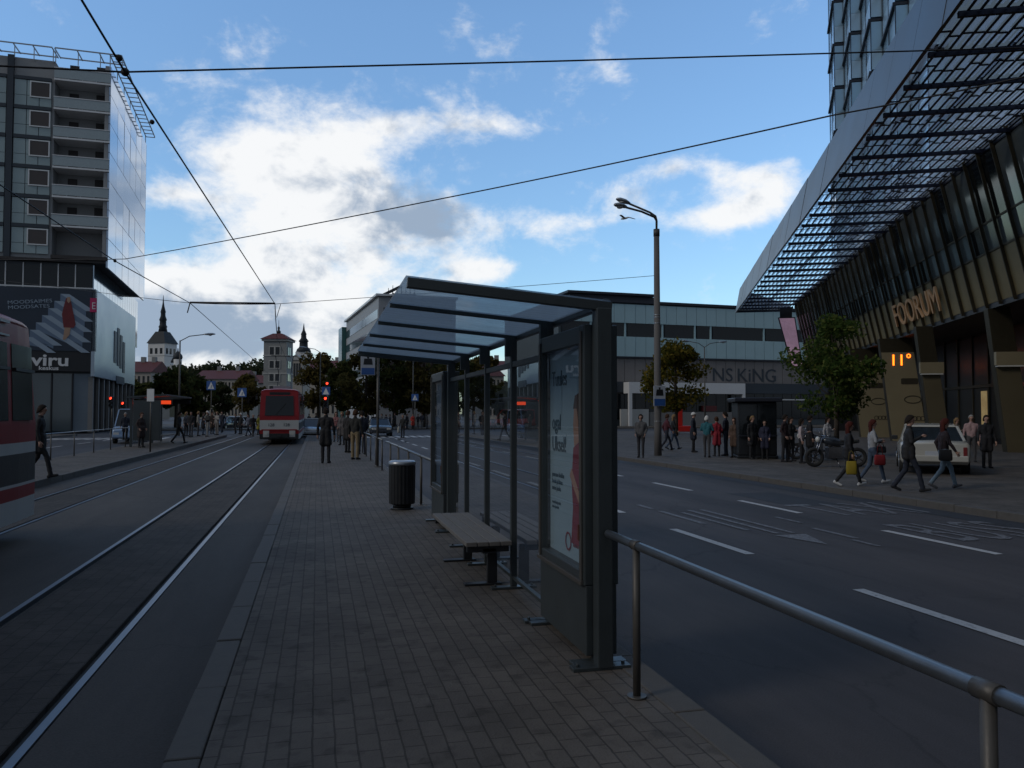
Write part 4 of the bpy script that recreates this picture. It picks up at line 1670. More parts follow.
# white entrance frame and low wall
b = MB()
x0, x1 = dx(624), dx(739)
b.box(x0, -1.6, Z[1] - .3, x1, .1, Z[2])
b.box(x0, -1.6, 0, x0 + .45, -1.2, Z[1] - .31)
b.box(x1 - .45, -1.6, 0, x1, -1.2, Z[1] - .31)
b.build('entrance_frame', 'white', ds)
b = MB()
b.box(x0 - 1, -1.1, 0, x0 + 3.2, -.7, 2.3)
b.build('entrance_pier', 'offwhite', ds)
b = MB()
b.box(x0 + 3.4, -1.0, 0, x1 - 1, -.6, 1.9)
b.build('low_wall', 'concrete', ds)
b = MB()
b.box(dx(753), -2.2, Z[1] - 1.15, dx(795), .1, Z[1] - 1.0)
b.build('entrance_canopy', 'white', ds)
b = MB()
b.box(dx(702), -.2, 2.0, dx(716), .3, 2.8)
b.box(dx(748), -.1, 2.6, dx(775), .3, 3.4)
build_each(b, 'shop_banner', 'red_lens', ds)
b = MB()
b.box(dx(588), 6, Z[7], dx(684), 18, Z[7] + .8)
b.build('roof_curb', 'offwhite', ds)
b = MB()
b.box(dx(590), 7, Z[7] + .82, dx(681), 17, Z[7] + 1.7)
b.box(dx(586), 6.2, Z[7] + 1.72, dx(678), 17.6, Z[7] + 2.05)
b.build('penthouse', 'dark_metal', ds)

# ------------------------------------------------------------------ corner office block behind the shelter
c0 = W(378, 130, ZP)
cb = root('office_block', 'pale corner office block with long dark window bands beyond the trees', 'office block', tuple(c0), R(5.4))
M['office_wall'] = mat('office_wall', (.34, .35, .37), .6, var=.1, scale=.4)
M['teal_glass'] = mat('teal_glass', (.05, .15, .14), .15, .2, var=.2)
H = HZ(296, 130) - ZP
MB().box(0, 0, 0, 13, 40, H).build('wall', 'office_wall', cb)
b = MB(); b2 = MB()
for k in range(6):
    z = 2.6 + k * (H - 3.2) / 6
    if k >= 1:
        b.box(-.06, .6, z, -.002, 39.5, z + 1.5)
    b2.box(.8, -.08, z, 12.6, -.002, z + 1.7)
build_each(b, 'window', 'win_blue', cb)
build_each(b2, 'window', 'win_warm', cb)
b = MB()
b.box(-.5, -.5, H, 13.3, 40.3, H + .35)
b.build('roof_edge', 'white', cb)
b = MB()
b.prism([(3, 4), (7, 4), (7, 8), (3, 8)], H + .36, H + 1.2)
for k in range(7):
    b.path([(2.5 + k * .75, 5, H + .3), (2.5 + k * .75, 5, H + 2.2 + .5 * (k % 2))], [.12, .04], 6)
b.beam((0.6, 5, H + .4), (4.5, 5, H + 2.5), .3, .5)
b.build('roof_plant', 'steel_black', cb)
MB().box(-.9, 40.2, 0, 6, 46, H - 1.0).build('stair_tower', 'teal_glass', cb)

# ------------------------------------------------------------------ old town behind
M['red_roof'] = mat('red_roof_tiles', (.11, .028, .026), .75, var=.25, scale=2)
M['stone'] = mat('grey_stone', (.25, .255, .25), .85, var=.2, scale=1.2)
M['plaster'] = mat('cream_plaster', (.36, .33, .29), .85, var=.15, scale=.8)
M['church_white'] = mat('church_white', (.62, .62, .61), .85, var=.1, scale=.3)
M['spire'] = mat('dark_spire', (.016, .022, .028), .7, .0, var=.25, scale=.5)
M['stone_trim'] = mat('pale_stone_trim', (.42, .42, .40), .8)

def gable_house(px0, px1, dist, eave_py, ridge_py, label, depth=14, wall='plaster', storeys=3, bays=10):
    p0, p1 = W(px0, dist, ZP), W(px1, dist, ZP)
    w = (p1 - p0).length
    o = root('town_house', label, 'house', tuple(p0), -YAW)
    ze, zr = HZ(eave_py, dist) - ZP, HZ(ridge_py, dist) - ZP
    MB().box(0, 0, 0, w, depth, ze).build('wall', wall, o)
    b = MB()
    b.add([(-.4, -.5, ze), (w + .4, -.5, ze), (w + .4, depth + .5, ze), (-.4, depth + .5, ze), (-.4, depth / 2, zr), (w + .4, depth / 2, zr)],
          [(0, 1, 5, 4), (2, 3, 4, 5), (1, 2, 5), (3, 0, 4), (0, 3, 2, 1)])
    r_ = b.build('roof', 'red_roof', o)
    b = MB()
    for k in range(2):
        x = w * (.3 + .4 * k)
        b.box(x, depth / 2 - .6, zr - .8, x + 1, depth / 2 + .6, zr + 1.2)
    build_each(b, 'chimney', 'stone', r_)
    for i in range(bays):
        for j in range(storeys):
            x = w * (i + .5) / bays
            z = ze * (j + .25) / storeys
            hw, hh = w / bays * .22, ze / storeys * .5
            w_o = MB().box(x - hw, -.06, z, x + hw, -.002, z + hh).build('window', 'win', o)
            MB().box(x - hw - .15, -.10, z - .2, x + hw + .15, -.003, z - .002).build('sill', 'stone_trim', w_o)
    return o
gable_house(193, 241, 240, 379, 369, 'long cream house with a red tiled roof left of the tram', 16, 'plaster', 3, 14)
gable_house(238, 263, 262, 383, 374, 'lower red-roofed house tucked against the stone tower', 14, 'stone', 2, 6)
gable_house(122, 150, 210, 372, 360, 'small red-roofed house below the white church', 12, 'plaster', 3, 6)
gable_house(296, 345, 300, 368, 359, 'far brown-roofed house above the trees beside the tram', 16, 'plaster', 3, 10)

gable_house(462, 566, 165, 374, 358, 'broad house with a dark red roof glimpsed through the shelter glass', 18, 'stone', 3, 12)
# stone tower with paired windows
p = W(263, 205, ZP)
tw = root('stone_tower', 'square grey tower with paired windows and a flat red cap', 'tower', tuple(p), -YAW)
w = 23 * 205 / 800
zt = HZ(339, 205) - ZP
MB().box(0, 0, 0, w, w, zt).build('wall', 'stone', tw)
b = MB()
b.box(-.45, -.45, zt - .5, w + .45, w + .45, zt - .05)
for py in (356, 374):
    z = HZ(py, 205) - ZP
    b.box(-.12, -.12, z, w + .12, w + .12, z + .3)
build_each(b, 'cornice', 'stone_trim', tw)
b = MB()
b.add([(-.8, -.8, zt), (w + .8, -.8, zt), (w + .8, w + .8, zt), (-.8, w + .8, zt), (w * .3, w * .3, zt + 1.6), (w * .7, w * .3, zt + 1.6), (w * .7, w * .7, zt + 1.6), (w * .3, w * .7, zt + 1.6)],
      [(0, 3, 2, 1), (4, 5, 6, 7), (0, 1, 5, 4), (1, 2, 6, 5), (2, 3, 7, 6), (3, 0, 4, 7)])
r_ = b.build('roof', 'red_roof', tw)
b = MB()
b.lathe([(.5, zt + 1.5), (.6, zt + 2.2), (.25, zt + 2.6), (.35, zt + 3.2), (.08, zt + 3.6), (.04, zt + 5.2)], 10, x=w / 2, y=w / 2)
b.build('finial', 'steel_black', r_)
for py0, py1 in ((347, 355), (361, 368), (374, 381), (386, 392)):
    z1, z0 = HZ(py0, 205) - ZP, HZ(py1, 205) - ZP
    for xc in (.36, .61):
        x = w * xc
        t_ = MB()
        w_o = MB().box(x - .55, -.10, z0, x + .55, -.04, z1).build('window', 'win', tw)
        for a in ((x - .75, z0 - .2, x - .55, z1 + .2), (x + .55, z0 - .2, x + .75, z1 + .2), (x - .55, z0 - .2, x + .55, z0 - .003), (x - .55, z1 + .003, x + .55, z1 + .2)):
            t_.box(a[0], -.14, a[1], a[2], -.003, a[3])
        t_.build('window_frame', 'stone_trim', w_o)
        y = w * (xc - .1)
        MB().box(w + .04, y - .55, z0, w + .10, y + .55, z1).build('window', 'win', tw)
# pale pedimented house right of it
p = W(289, 245, ZP)
o = root('pale_house', 'pale house with a tall columned window beside the stone tower', 'house', tuple(p), -YAW)
w = 13 * 245 / 800
zt = HZ(360, 245) - ZP
MB().box(0, 0, 0, w, 9, zt).build('wall', 'plaster', o)
b = MB()
b.plate([(-.3, zt), (w + .3, zt), (w / 2, zt + 1.8)], -.3, 9)
b.build('roof', 'stone_trim', o)
b = MB()
for k in range(4):
    b.box(w * (.12 + .2 * k), -.1, zt - 5.5, w * (.12 + .2 * k) + .5, -.002, zt - 1)
build_each(b, 'window', 'win', o)

# white church with a stepped dark spire
CD = 560
p = W(147, CD, ZP)
ch = root('church', 'white church tower with a tall stepped black spire over the roofs', 'church', tuple(p), -YAW - R(14))
q = CD / 800
w = 19 * q
zt = HZ(343, CD)
MB().box(0, 0, 0, w, w, zt).build('wall', 'church_white', ch)
b = MB()
for k in range(3):
    x = w * (.2 + .3 * k)
    b.box(x - 1, -.12, zt - 7.5, x + 1, -.01, zt - 3.5)
    b.box(w + .01, x - 1, zt - 7.5, w + .12, x + 1, zt - 3.5)
b.box(w * .5 - 1.6, -.12, zt - 17, w * .5 + 1.6, -.01, zt - 12.5)
build_each(b, 'window', 'win', ch)
MB().box(-.1, -.1, zt - 9.2, w + .1, w + .1, zt - 8.8).build('string_course', 'stone', ch)
def octr(r, z, n=8):
    return [(w / 2 + r * math.cos(2 * math.pi * k / n + .39), w / 2 + r * math.sin(2 * math.pi * k / n + .39), z) for k in range(n)]
h = lambda py: HZ(py, CD)
b = MB()
b.add([(-.8, -.8, zt), (w + .8, -.8, zt), (w + .8, w + .8, zt), (-.8, w + .8, zt)] + [(w / 2 + x * 3.4, w / 2 + y * 3.4, h(331)) for x, y in ((-1, -1), (1, -1), (1, 1), (-1, 1))],
      [(0, 3, 2, 1), (4, 5, 6, 7), (0, 1, 5, 4), (1, 2, 6, 5), (2, 3, 7, 6), (3, 0, 4, 7)])
prof = [(3.4, 332), (2.6, 327), (3.1, 326), (2.3, 324), (2.2, 320), (2.7, 319), (1.7, 315), (1.6, 312), (1.9, 311), (1.0, 306), (.5, 302), (.12, 294)]
b.loft([octr(r, h(py)) for r, py in prof])
b.build('spire', 'spire', ch)
b = MB()
b.box(w + .1, 2, 0, w + 26, w, h(372))
b.build('nave', 'church_white', ch)
p = W(177, 540, ZP)
o = root('domed_church', 'small dark onion dome on a white drum right of the tall spire', 'church', tuple(p), -YAW)
b = MB()
b.cyl(0, 0, 0, HZ(359, 540), 2.6, n=16)
b.box(-4, -4, 0, 3, 8, HZ(365, 540))
b.build('drum', 'church_white', o)
hz = HZ(359, 540)
b = MB()
b.lathe([(2.7, hz), (3.1, hz + 1.4), (2.8, hz + 2.8), (1.6, hz + 4.2), (.5, hz + 5.4), (.2, hz + 7.5)], 16)
b.lathe([(1.2, hz - 2.4), (1.3, hz - 1.4), (.8, hz - .4), (.1, hz + 1)], 12, x=-3.4)
b.build('dome', 'spire', o)
# slim far spire
p = W(303, 620, ZP)
o = root('church', 'slim far church spire with a bulbous top right of the stone tower', 'church', tuple(p), -YAW)
h = lambda py: HZ(py, 620)
MB().box(-5, -5, 0, 5, 5, h(352)).build('wall', 'church_white', o)
b = MB()
b.lathe([(6, h(352)), (5.2, h(349)), (3.4, h(347)), (3.2, h(342)), (4.0, h(341)), (2.2, h(338)), (2.0, h(335)), (2.3, h(334)), (.9, h(330)), (.1, h(323))], 10)
b.build('spire', 'spire', o)
# ------------------------------------------------------------------ trams
def make_tram(name, label, loc, rz, number):
    t = root(name, label, 'tram', loc, rz, 'red and cream trams')
    L = 18.4
    # levels up the body side (above the rail), colour of the band that ends there
    lv = [.30, .60, .77, .81, 1.21, 1.36, 1.63, 2.74, 2.95]
    # local: nose at y = 0, body runs to y = L
    side_cols = [0, 2, 1, 2, 1, 1, 0, 0]    # 0 red, 1 cream, 2 grey
    side_cols = [1, 0, 1, 3, 1, 0, 0, 0]
    nose_cols = [3, 0, 0, 1, 1, 0, 0, 0]
    def hw(y, z):
        d = min(y, L - y)
        w = 1.1 - .05 * max(0, 1 - d / 1.0) ** 1.5
        return w - .05 * max(0, (z - 1.7)) / 1.2
    def yo(y, z):
        k = max(0, z - 1.5) * .16
        if y < .7:
            return y + k * (1 - y / .7)
        if y > L - .7:
            return y - k * (1 - (L - y) / .7)
        return y
    ys = [0, .05, .35, .8, 1.4, 4.5, 8.7, 9.2, 9.7, 13.9, 17.0, 17.6, L - .35, L - .05, L]
    b = MB()
    for i in range(len(ys) - 1):
        for j in range(len(lv) - 1):
            z0, z1 = lv[j], lv[j + 1]
            a, c = ys[i], ys[i + 1]
            mi = side_cols[j]
            if 8.6 < a < 9.5:
                mi = 3
            for sx in (1, -1):
                q = [(sx * hw(a, z0), yo(a, z0), z0), (sx * hw(c, z0), yo(c, z0), z0), (sx * hw(c, z1), yo(c, z1), z1), (sx * hw(a, z1), yo(a, z1), z1)]
                b.add(q if sx > 0 else q[::-1], [(0, 1, 2, 3)], mi, False)
    for y, s_ in ((0, 1), (L, -1)):
        for j in range(len(lv) - 1):
            z0, z1 = lv[j], lv[j + 1]
            q = [(-hw(y, z0), yo(y, z0), z0), (hw(y, z0), yo(y, z0), z0), (hw(y, z1), yo(y, z1), z1), (-hw(y, z1), yo(y, z1), z1)]
            b.add(q if s_ > 0 else q[::-1], [(0, 1, 2, 3)], nose_cols[j], False)
    # roof
    rings = []
    for y in ys:
        z = lv[-1]
        w = hw(y, z)
        yy = yo(y, z)
        sc = 1.0 if .3 < y < L - .3 else .7
        rings.append([(w, yy, z), (w * .97, yy, z + .07 * sc), (w * .8, yy, z + .15 * sc), (0, yy, z + .2 * sc), (-w * .8, yy, z + .15 * sc), (-w * .97, yy, z + .07 * sc), (-w, yy, z)])
    b.loft(rings, 0, True)
    b.add([(-1.0, .1, .3), (1.0, .1, .3), (1.05, L - .1, .3), (-1.05, L - .1, .3)], [(0, 3, 2, 1)], 3)
    b.build('body', ['tram_red', 'tram_white', 'tram_grey', 'black'], t)
    # windscreens
    for y, s_ in ((0, -1), (L, 1)):
        b = MB()
        def fy(z, o):
            return yo(y, z) + s_ * o
        z0, z1 = 1.62, 2.72
        q = [(-.78, fy(z0, .004), z0), (.78, fy(z0, .004), z0), (.74, fy(z1, .004), z1), (-.74, fy(z1, .004), z1)]
        q += [(x, y_ + s_ * .02, z) for x, y_, z in q]
        b.add(q, [(0, 1, 2, 3), (4, 5, 6, 7), (0, 1, 5, 4), (1, 2, 6, 5), (2, 3, 7, 6), (3, 0, 4, 7)])
        w = b.build('windscreen', 'win', t)
        b = MB()
        b.beam((-.2, fy(1.66, .03), 1.66), (.35, fy(2.3, .03), 2.3), .025, .02)
        b.build('wiper', 'rubber', w)
        b = MB()
        b.box(-.55, fy(2.86, .01) - .01, 2.78, .55, fy(2.86, .01) + .01, 2.93)
        b.build('destination_box', 'steel_black', t)
        for sx in (-1, 1):
            b = MB()
            b.box(sx * .70 - .16, min(y, y + s_ * .03), .42, sx * .70 + .16, max(y, y + s_ * .03), .78)
            lh = b.build('headlight', 'tram_white', t)
            MB().path([(sx * .70, y + s_ * .03, .60), (sx * .70, y + s_ * .05, .60)], .09, 14).build('lens', 'lamp_lens', lh)
        b = MB()
        b.box(-.5, min(y, y + s_ * .18), .38, .5, max(y, y + s_ * .18), .62)
        b.box(-.10, min(y, y + s_ * .35), .42, .10, max(y, y + s_ * .35), .54)
        b.build('coupler', 'black', t)
        b = MB()
        b.box(-.95, min(y, y + s_ * .035), .79, .95, max(y, y + s_ * .035), .85)
        b.build('bumper', 'tram_red', t)
        text('number', number, .24, 'steel_black', t, frame((.62 if s_ > 0 else -.62, y + s_ * .006, 1.02), (-s_, 0, 0), (0, 0, 1)), .002, 1.0)
        text('number', number, .24, 'steel_black', t, frame((-.2 if s_ > 0 else .2, y + s_ * .006, 1.02), (-s_, 0, 0), (0, 0, 1)), .002, 1.0)
        b = MB()
        for sx in (-1, 1) if s_ < 0 else ():
            b.path([(sx * .95, y + .3 * -s_, 2.78), (sx * 1.2, y + .05 * s_, 2.82), (sx * 1.22, y + .05 * s_, 2.72)], .016, 6)
            b.box(sx * 1.22 - .06, y + s_ * .05 - .025, 2.5, sx * 1.22 + .06, y + s_ * .05 + .025, 2.72)
        if b.v:
            b.build('mirror', 'black', t)
    # side windows, doors, stripes
    for sx in (1, -1):
        x = sx * 1.1
        yl = [(1.0, 2.0, 0), (2.15, 3.5, 1), (3.65, 5.2, 0), (5.3, 6.9, 0), (7.0, 8.5, 0), (9.9, 11.3, 0), (11.4, 12.7, 1), (12.8, 14.3, 0), (14.4, 15.9, 0), (16.0, 17.2, 1), (17.3, 18.12, 0)]
        for y0, y1, door in yl:
            b = MB()
            z0, z1 = (.45, 2.68) if door and sx < 0 else (1.66, 2.68)
            if z0 < 1:
                b.hexa([(x, y0, .62), (x + sx * .012, y0, .62), (x + sx * .012, y1, .62), (x, y1, .62), (x - sx * .04, y0, z1), (x - sx * .028, y0, z1), (x - sx * .028, y1, z1), (x - sx * .04, y1, z1)])
                d = b.build('door', 'tram_red', t)
                bb_ = MB()
                n = 2
                for q in range(n):
                    a = y0 + (y1 - y0) * q / n + .07
                    c = y0 + (y1 - y0) * (q + 1) / n - .07
                    bb_.hexa([(x + sx * .004, a, .95), (x + sx * .02, a, .95), (x + sx * .02, c, .95), (x + sx * .004, c, .95), (x - sx * .035, a, 2.6), (x - sx * .02, a, 2.6), (x - sx * .02, c, 2.6), (x - sx * .035, c, 2.6)])
                bb_.build('door_pane', 'win', d)
            else:
                b.hexa([(x - sx * .02, y0 + .03, z0), (x + sx * .006, y0 + .03, z0), (x + sx * .006, y1 - .03, z0), (x - sx * .02, y1 - .03, z0),
                        (x - sx * .07, y0 + .03, z1), (x - sx * .034, y0 + .03, z1), (x - sx * .034, y1 - .03, z1), (x - sx * .07, y1 - .03, z1)])
                w = b.build('side_window', 'tram_win', t)
                b = MB()
                b.box(x - .02, y0 + .05, 2.32, x + .012 * sx + .012, y1 - .05, 2.36)
                b.build('window_bar', 'black', w)
    b = MB()
    for sx in (1, -1):
        x = sx * 1.06
        b.box(min(x, x + sx * .03), 1.2, 2.93, max(x, x + sx * .03), L - 1.2, 2.965)
        b.box(min(x, x + sx * .025), 1.2, 2.76, max(x, x + sx * .025), L - 1.2, 2.785)
    build_each(b, 'gutter_strip', 'tram_white', t)
    b = MB()
    for y in (3.2, 5.0, 13.4, 15.2):
        for sx in (-.53, .53):
            b.path([(sx - .05, y, .33), (sx + .05, y, .33)], .33, 20)
    build_each(b, 'wheel', 'black', t)
    b = MB()
    b.box(-.75, 2.8, .18, .75, 5.5, .45)
    b.box(-.75, 13.0, .18, .75, 15.7, .45)
    build_each(b, 'bogie', 'black', t)
    b = MB()
    b.box(-.5, 3, 3.12, .5, 5.6, 3.36)
    b.box(-.45, 12, 3.12, .45, 14.6, 3.3)
    build_each(b, 'roof_box', 'tram_grey', t)
    b = MB()
    for sx in (-.45, .45):
        b.beam((sx, 6.0, 3.18), (sx * .8, 7.2, 4.2), .04, .04)
        b.beam((sx * .8, 7.2, 4.2), (sx * 1.2, 6.2, 5.35), .035, .035)
    b.beam((-.8, 6.2, 5.38), (.8, 6.2, 5.38), .06, .05)
    b.build('pantograph', 'steel_black', t)
    return t
M['tram_win'] = mat('tram_window', (.04, .05, .05), .08, var=.4, scale=.8, spec=.8)
make_tram('tram', 'red and cream tram coming head-on down the middle track', (-2.03, 46.5, ZT), 0, '128')
pq = ray(33, 413)
make_tram('tram', 'close red and cream tram on the opposite track, cut off beside the dark walking man', (-5.0, -5.5, ZT), 0, '98')

# ------------------------------------------------------------------ cars
def make_car(name, label, loc, rz, paint, kind='saloon', group=None, lit=False):
    c = root(name, label, 'van' if kind == 'van' else 'car', loc, rz, group)
    if kind == 'van':
        st_ = [(-2.6, .45, 1.05, .86), (-2.55, .32, 1.1, .95), (-1.5, .28, 1.12, .98), (1.2, .28, 1.12, .98), (1.9, .28, 1.08, .95), (2.5, .32, .95, .88), (2.62, .42, .8, .8)]
        gl = [(-2.52, 1.10, .90), (-2.45, 2.1, .82), (1.1, 2.12, .82), (1.95, 1.08, .86)]
        wz, wr, wy = .34, .34, (-1.6, 1.65)
    elif kind == 'hatch':
        st_ = [(-1.95, .42, .85, .74), (-1.9, .3, .92, .82), (-1.2, .25, .95, .86), (.6, .25, .93, .86), (1.2, .27, .86, .84), (1.85, .32, .74, .76), (1.97, .42, .6, .66)]
        gl = [(-1.88, .92, .76), (-1.5, 1.42, .62), (.1, 1.46, .63), (1.05, .90, .74)]
        wz, wr, wy = .30, .30, (-1.25, 1.25)
    else:
        st_ = [(-2.42, .44, .86, .80), (-2.36, .30, .92, .87), (-1.5, .25, .95, .90), (.9, .25, .92, .90), (1.5, .27, .88, .88), (2.2, .32, .78, .82), (2.36, .42, .62, .72)]
        gl = [(-1.62, .94, .80), (-1.0, 1.36, .66), (.25, 1.40, .66), (1.15, .90, .78)]
        wz, wr, wy = .32, .32, (-1.42, 1.42)
    b = MB()
    rings = []
    for y, z0, z1, w in st_:
        rings.append([(w * .92, y, z0), (w, y, z0 + .12), (w * 1.01, y, (z0 + z1) / 2), (w, y, z1 - .08), (w * .93, y, z1), (0, y, z1 + .03),
                      (-w * .93, y, z1), (-w, y, z1 - .08), (-w * 1.01, y, (z0 + z1) / 2), (-w, y, z0 + .12), (-w * .92, y, z0)])
    b.loft(rings, 0)
    b.build('body', paint, c)
    # cabin: glass all round with a painted roof and pillars
    g = MB()
    rings = [[(w, y, 0), (-w, y, 0)] for y, z, w in gl]
    y0, z0, w0 = gl[0]; y1, z1, w1 = gl[1]; y2, z2, w2 = gl[2]; y3, z3, w3 = gl[3]
    v = [(w0, y0, z0), (-w0, y0, z0), (w1, y1, z1), (-w1, y1, z1), (w2, y2, z2), (-w2, y2, z2), (w3, y3, z3), (-w3, y3, z3)]
    g.add(v, [(0, 1, 3, 2), (4, 5, 7, 6), (0, 2, 4, 6), (1, 7, 5, 3), (2, 3, 5, 4)])
    g.build('glazing', 'win', c)
    b = MB()
    b.hexa([(-w1, y1 - .04, z1 - .01), (w1, y1 - .04, z1 - .01), (w2, y2 + .04, z2 - .01), (-w2, y2 + .04, z2 - .01), (-w1 * .9, y1, z1 + .05), (w1 * .9, y1, z1 + .05), (w2 * .9, y2, z2 + .05), (-w2 * .9, y2, z2 + .05)])
    for sx in (1, -1):
        for a, d in (((w0, y0, z0), (w1, y1, z1)), ((w2, y2, z2), (w3, y3, z3)), ((w0 * .5 + w3 * .5, (y0 + y3) / 2, z0), (w1, (y1 + y2) / 2, z1))):
            b.beam((sx * a[0], a[1], a[2]), (sx * d[0], d[1], d[2]), .07, .07)
    b.build('roof', paint, c, .01)
    for y in wy:
        for sx in (1, -1):
            x = sx * (st_[3][3] - .08)
            tr_ = MB().path([(x - .1, y, wz), (x + .1, y, wz)], wr, 22).build('wheel', 'rubber', c)
            xr = x + sx * .102
            MB().path([(xr - .01, y, wz), (xr + .01, y, wz)], wr * .62, 18).build('rim', 'galv', tr_)
    yb, yf = st_[0][0], st_[-1][0]
    wb = st_[0][3]
    zl = st_[0][2] - .18
    for sx in (1, -1):
        b = MB()
        b.box(sx * wb * .93 - .05, yb - .02, zl - .2, sx * wb * .93 + .05, yb + .08, zl + .12)
        b.build('tail_light', 'red_lens', c, .01)
        b = MB()
        b.box(sx * st_[-1][3] * .8 - .16, yf - .1, .56, sx * st_[-1][3] * .8 + .16, yf + .015, .70)
        b.build('headlight', 'lamp_lens', c, .01)
    b = MB()
    b.box(-.27, yb - .025, zl - .12, .27, yb + .02, zl)
    b.build('number_plate', 'grey_sign', c)
    for y, d in ((yb, -1), (yf, 1)):
        w = st_[0][3] if d < 0 else st_[-1][3]
        b = MB()
        b.box(-w * 1.03, min(y, y + d * .09), .38, w * 1.03, max(y, y + d * .09), .56)
        b.build('bumper', paint, c, .03)
    b = MB()
    for sx in (1, -1):
        b.box(sx * .98 - .09, .72, .92, sx * .98 + .09, .85, 1.05)
    build_each(b, 'wing_mirror', 'black', c, 100, .02)
    return c
M['cream_paint'] = mat('cream_car_paint', (.42, .41, .37), .25, var=.05, coat=.5)
M['silver_paint'] = mat('silver_car_paint', (.34, .36, .38), .25, .5, var=.05, coat=.5)
M['dark_paint'] = mat('dark_car_paint', (.025, .03, .04), .22, var=.1, coat=.5)
M['white_car'] = mat('white_car_paint', (.66, .67, .69), .25, var=.05, coat=.5)
M['blue_van'] = mat('pale_blue_van_paint', (.20, .30, .46), .3, var=.05, coat=.4)
M['red_car'] = mat('red_car_paint', (.34, .02, .02), .25, var=.05, coat=.5)
p = G(940, 475, ZP)
make_car('parked_car', 'boxy cream car parked with its rear to us on the pavement before the gold columns', (p.x + 1.35, p.y + 1.9, ZP), -R(38), 'cream_paint')
p = W(311, 60)
make_car('car', 'silver car emerging beside the red tram', (p.x, p.y, ZR), math.pi, 'silver_paint', 'hatch')
p = W(233, 98)
make_car('car', 'white car beyond the pedestrians left of the red tram', (p.x, p.y, ZR), R(70), 'white_car', 'hatch')
p = W(224, 92)
make_car('car', 'dark car just left of the white car beyond the pedestrians', (p.x, p.y, ZR), R(160), 'dark_paint', 'hatch')
p = W(137, 52)
make_car('van', 'pale blue van with dark glass beyond the opposite platform railing', (p.x, p.y, ZR), math.pi, 'blue_van', 'van')
p = W(372, 66)
make_car('car', 'dark car waiting at the crossing behind the tan-trousered man', (p.x + .6, p.y, ZR), math.pi, 'dark_paint', 'saloon')
p = W(512, 92)
make_car('van', 'red van at the far pavement seen through the shelter glass', (p.x, p.y, ZP), R(80), 'red_car', 'van')

# ------------------------------------------------------------------ motorcycles
def motorcycle(label, loc, rz):
    m_ = root('motorcycle', label, 'motorcycle', loc, rz, 'motorcycles parked under the pavement tree')
    for y in (-.7, .7):
        b = MB()
        n = 24
        rings = []
        for i in range(n + 1):
            a = 2 * math.pi * i / n
            rings.append([((.06 * math.cos(t)), y + (.26 + .06 * math.sin(t)) * math.cos(a), .32 + (.26 + .06 * math.sin(t)) * math.sin(a)) for t in [2 * math.pi * k / 8 for k in range(8)]])
        b.loft(rings, 0, False)
        w = b.build('wheel', 'rubber', m_)
        b = MB()
        for k in range(5):
            a = 2 * math.pi * k / 5
            b.beam((0, y, .32), (0, y + .24 * math.cos(a), .32 + .24 * math.sin(a)), .03, .03)
        b.path([(-.08, y, .32), (.08, y, .32)], .06, 12)
        b.build('rim', 'chrome', w)
    b = MB()
    b.loft([[(s_ * w, y, z + h_ * t) for s_, t in ((1, 0), (1, .6), (.5, 1), (-.5, 1), (-1, .6), (-1, 0))] for y, z, w, h_ in ((-.75, .80, .06, .1), (-.3, .72, .13, .12), (.1, .70, .16, .28), (.35, .76, .12, .24), (.45, .8, .05, .1))])
    b.build('tank', 'dark_paint', m_)
    b = MB()
    b.box(-.13, -.72, .80, .13, -.1, .88)
    b.build('seat', 'rubber', m_, .03)
    b = MB()
    b.box(-.17, -.25, .28, .17, .3, .66)
    b.path([(.17, -.1, .32), (.2, -.9, .36)], [.04, .06], 10)
    b.build('engine', 'chrome', m_, .03)
    b = MB()
    for sx in (-.09, .09):
        b.path([(sx, .7, .32), (sx, .45, .98)], .025, 8)
    b.path([(-.36, .28, 1.05), (-.2, .42, 1.02), (.2, .42, 1.02), (.36, .28, 1.05)], .018, 8)
    b.path([(-.25, .4, 1.0), (-.34, .42, 1.22)], .01, 6)
    b.path([(.25, .4, 1.0), (.34, .42, 1.22)], .01, 6)
    b.build('fork', 'chrome', m_)
    b = MB()
    b.ball((0, .58, .90), .1, .08, .1)
    b.build('headlight', 'lamp_lens', m_)
    MB().path([(0.0, 0, .3), (-.25, -.05, 0)], .015, 6).build('kick_stand', 'chrome', m_)
    return m_
p = G(836, 467, ZP)
motorcycle('black motorcycle with chrome fork parked beside the woman in dark clothes', (p.x, p.y, ZP), R(75))
p = G(830, 461, ZP)
motorcycle('dark motorcycle parked behind the chrome-forked one under the tree', (p.x, p.y + .9, ZP), R(70))

# ------------------------------------------------------------------ street pieces
# dark kiosk
p = G(766, 459, ZP)
k_ = root('kiosk', 'black glazed kiosk standing among the waiting people', 'kiosk', (p.x, p.y + .8, ZP), -R(20))
b = MB()
b.box(-.78, -.6, 0, .78, .9, .12)
b.box(-.74, -.56, .121, .74, .86, 2.2)
b.build('body', 'steel_black', k_, .04)
b = MB()
b.box(-.9, -.85, 2.2, .9, 1.0, 2.36)
b.build('roof', 'dark_metal', k_, .03)
for x in (-.68, .02):
    MB().box(x, -.59, .95, x + .66, -.561, 2.1).build('window', 'win', k_)
MB().box(-.72, -.68, .86, .72, -.562, .92).build('counter', 'dark_metal', k_)
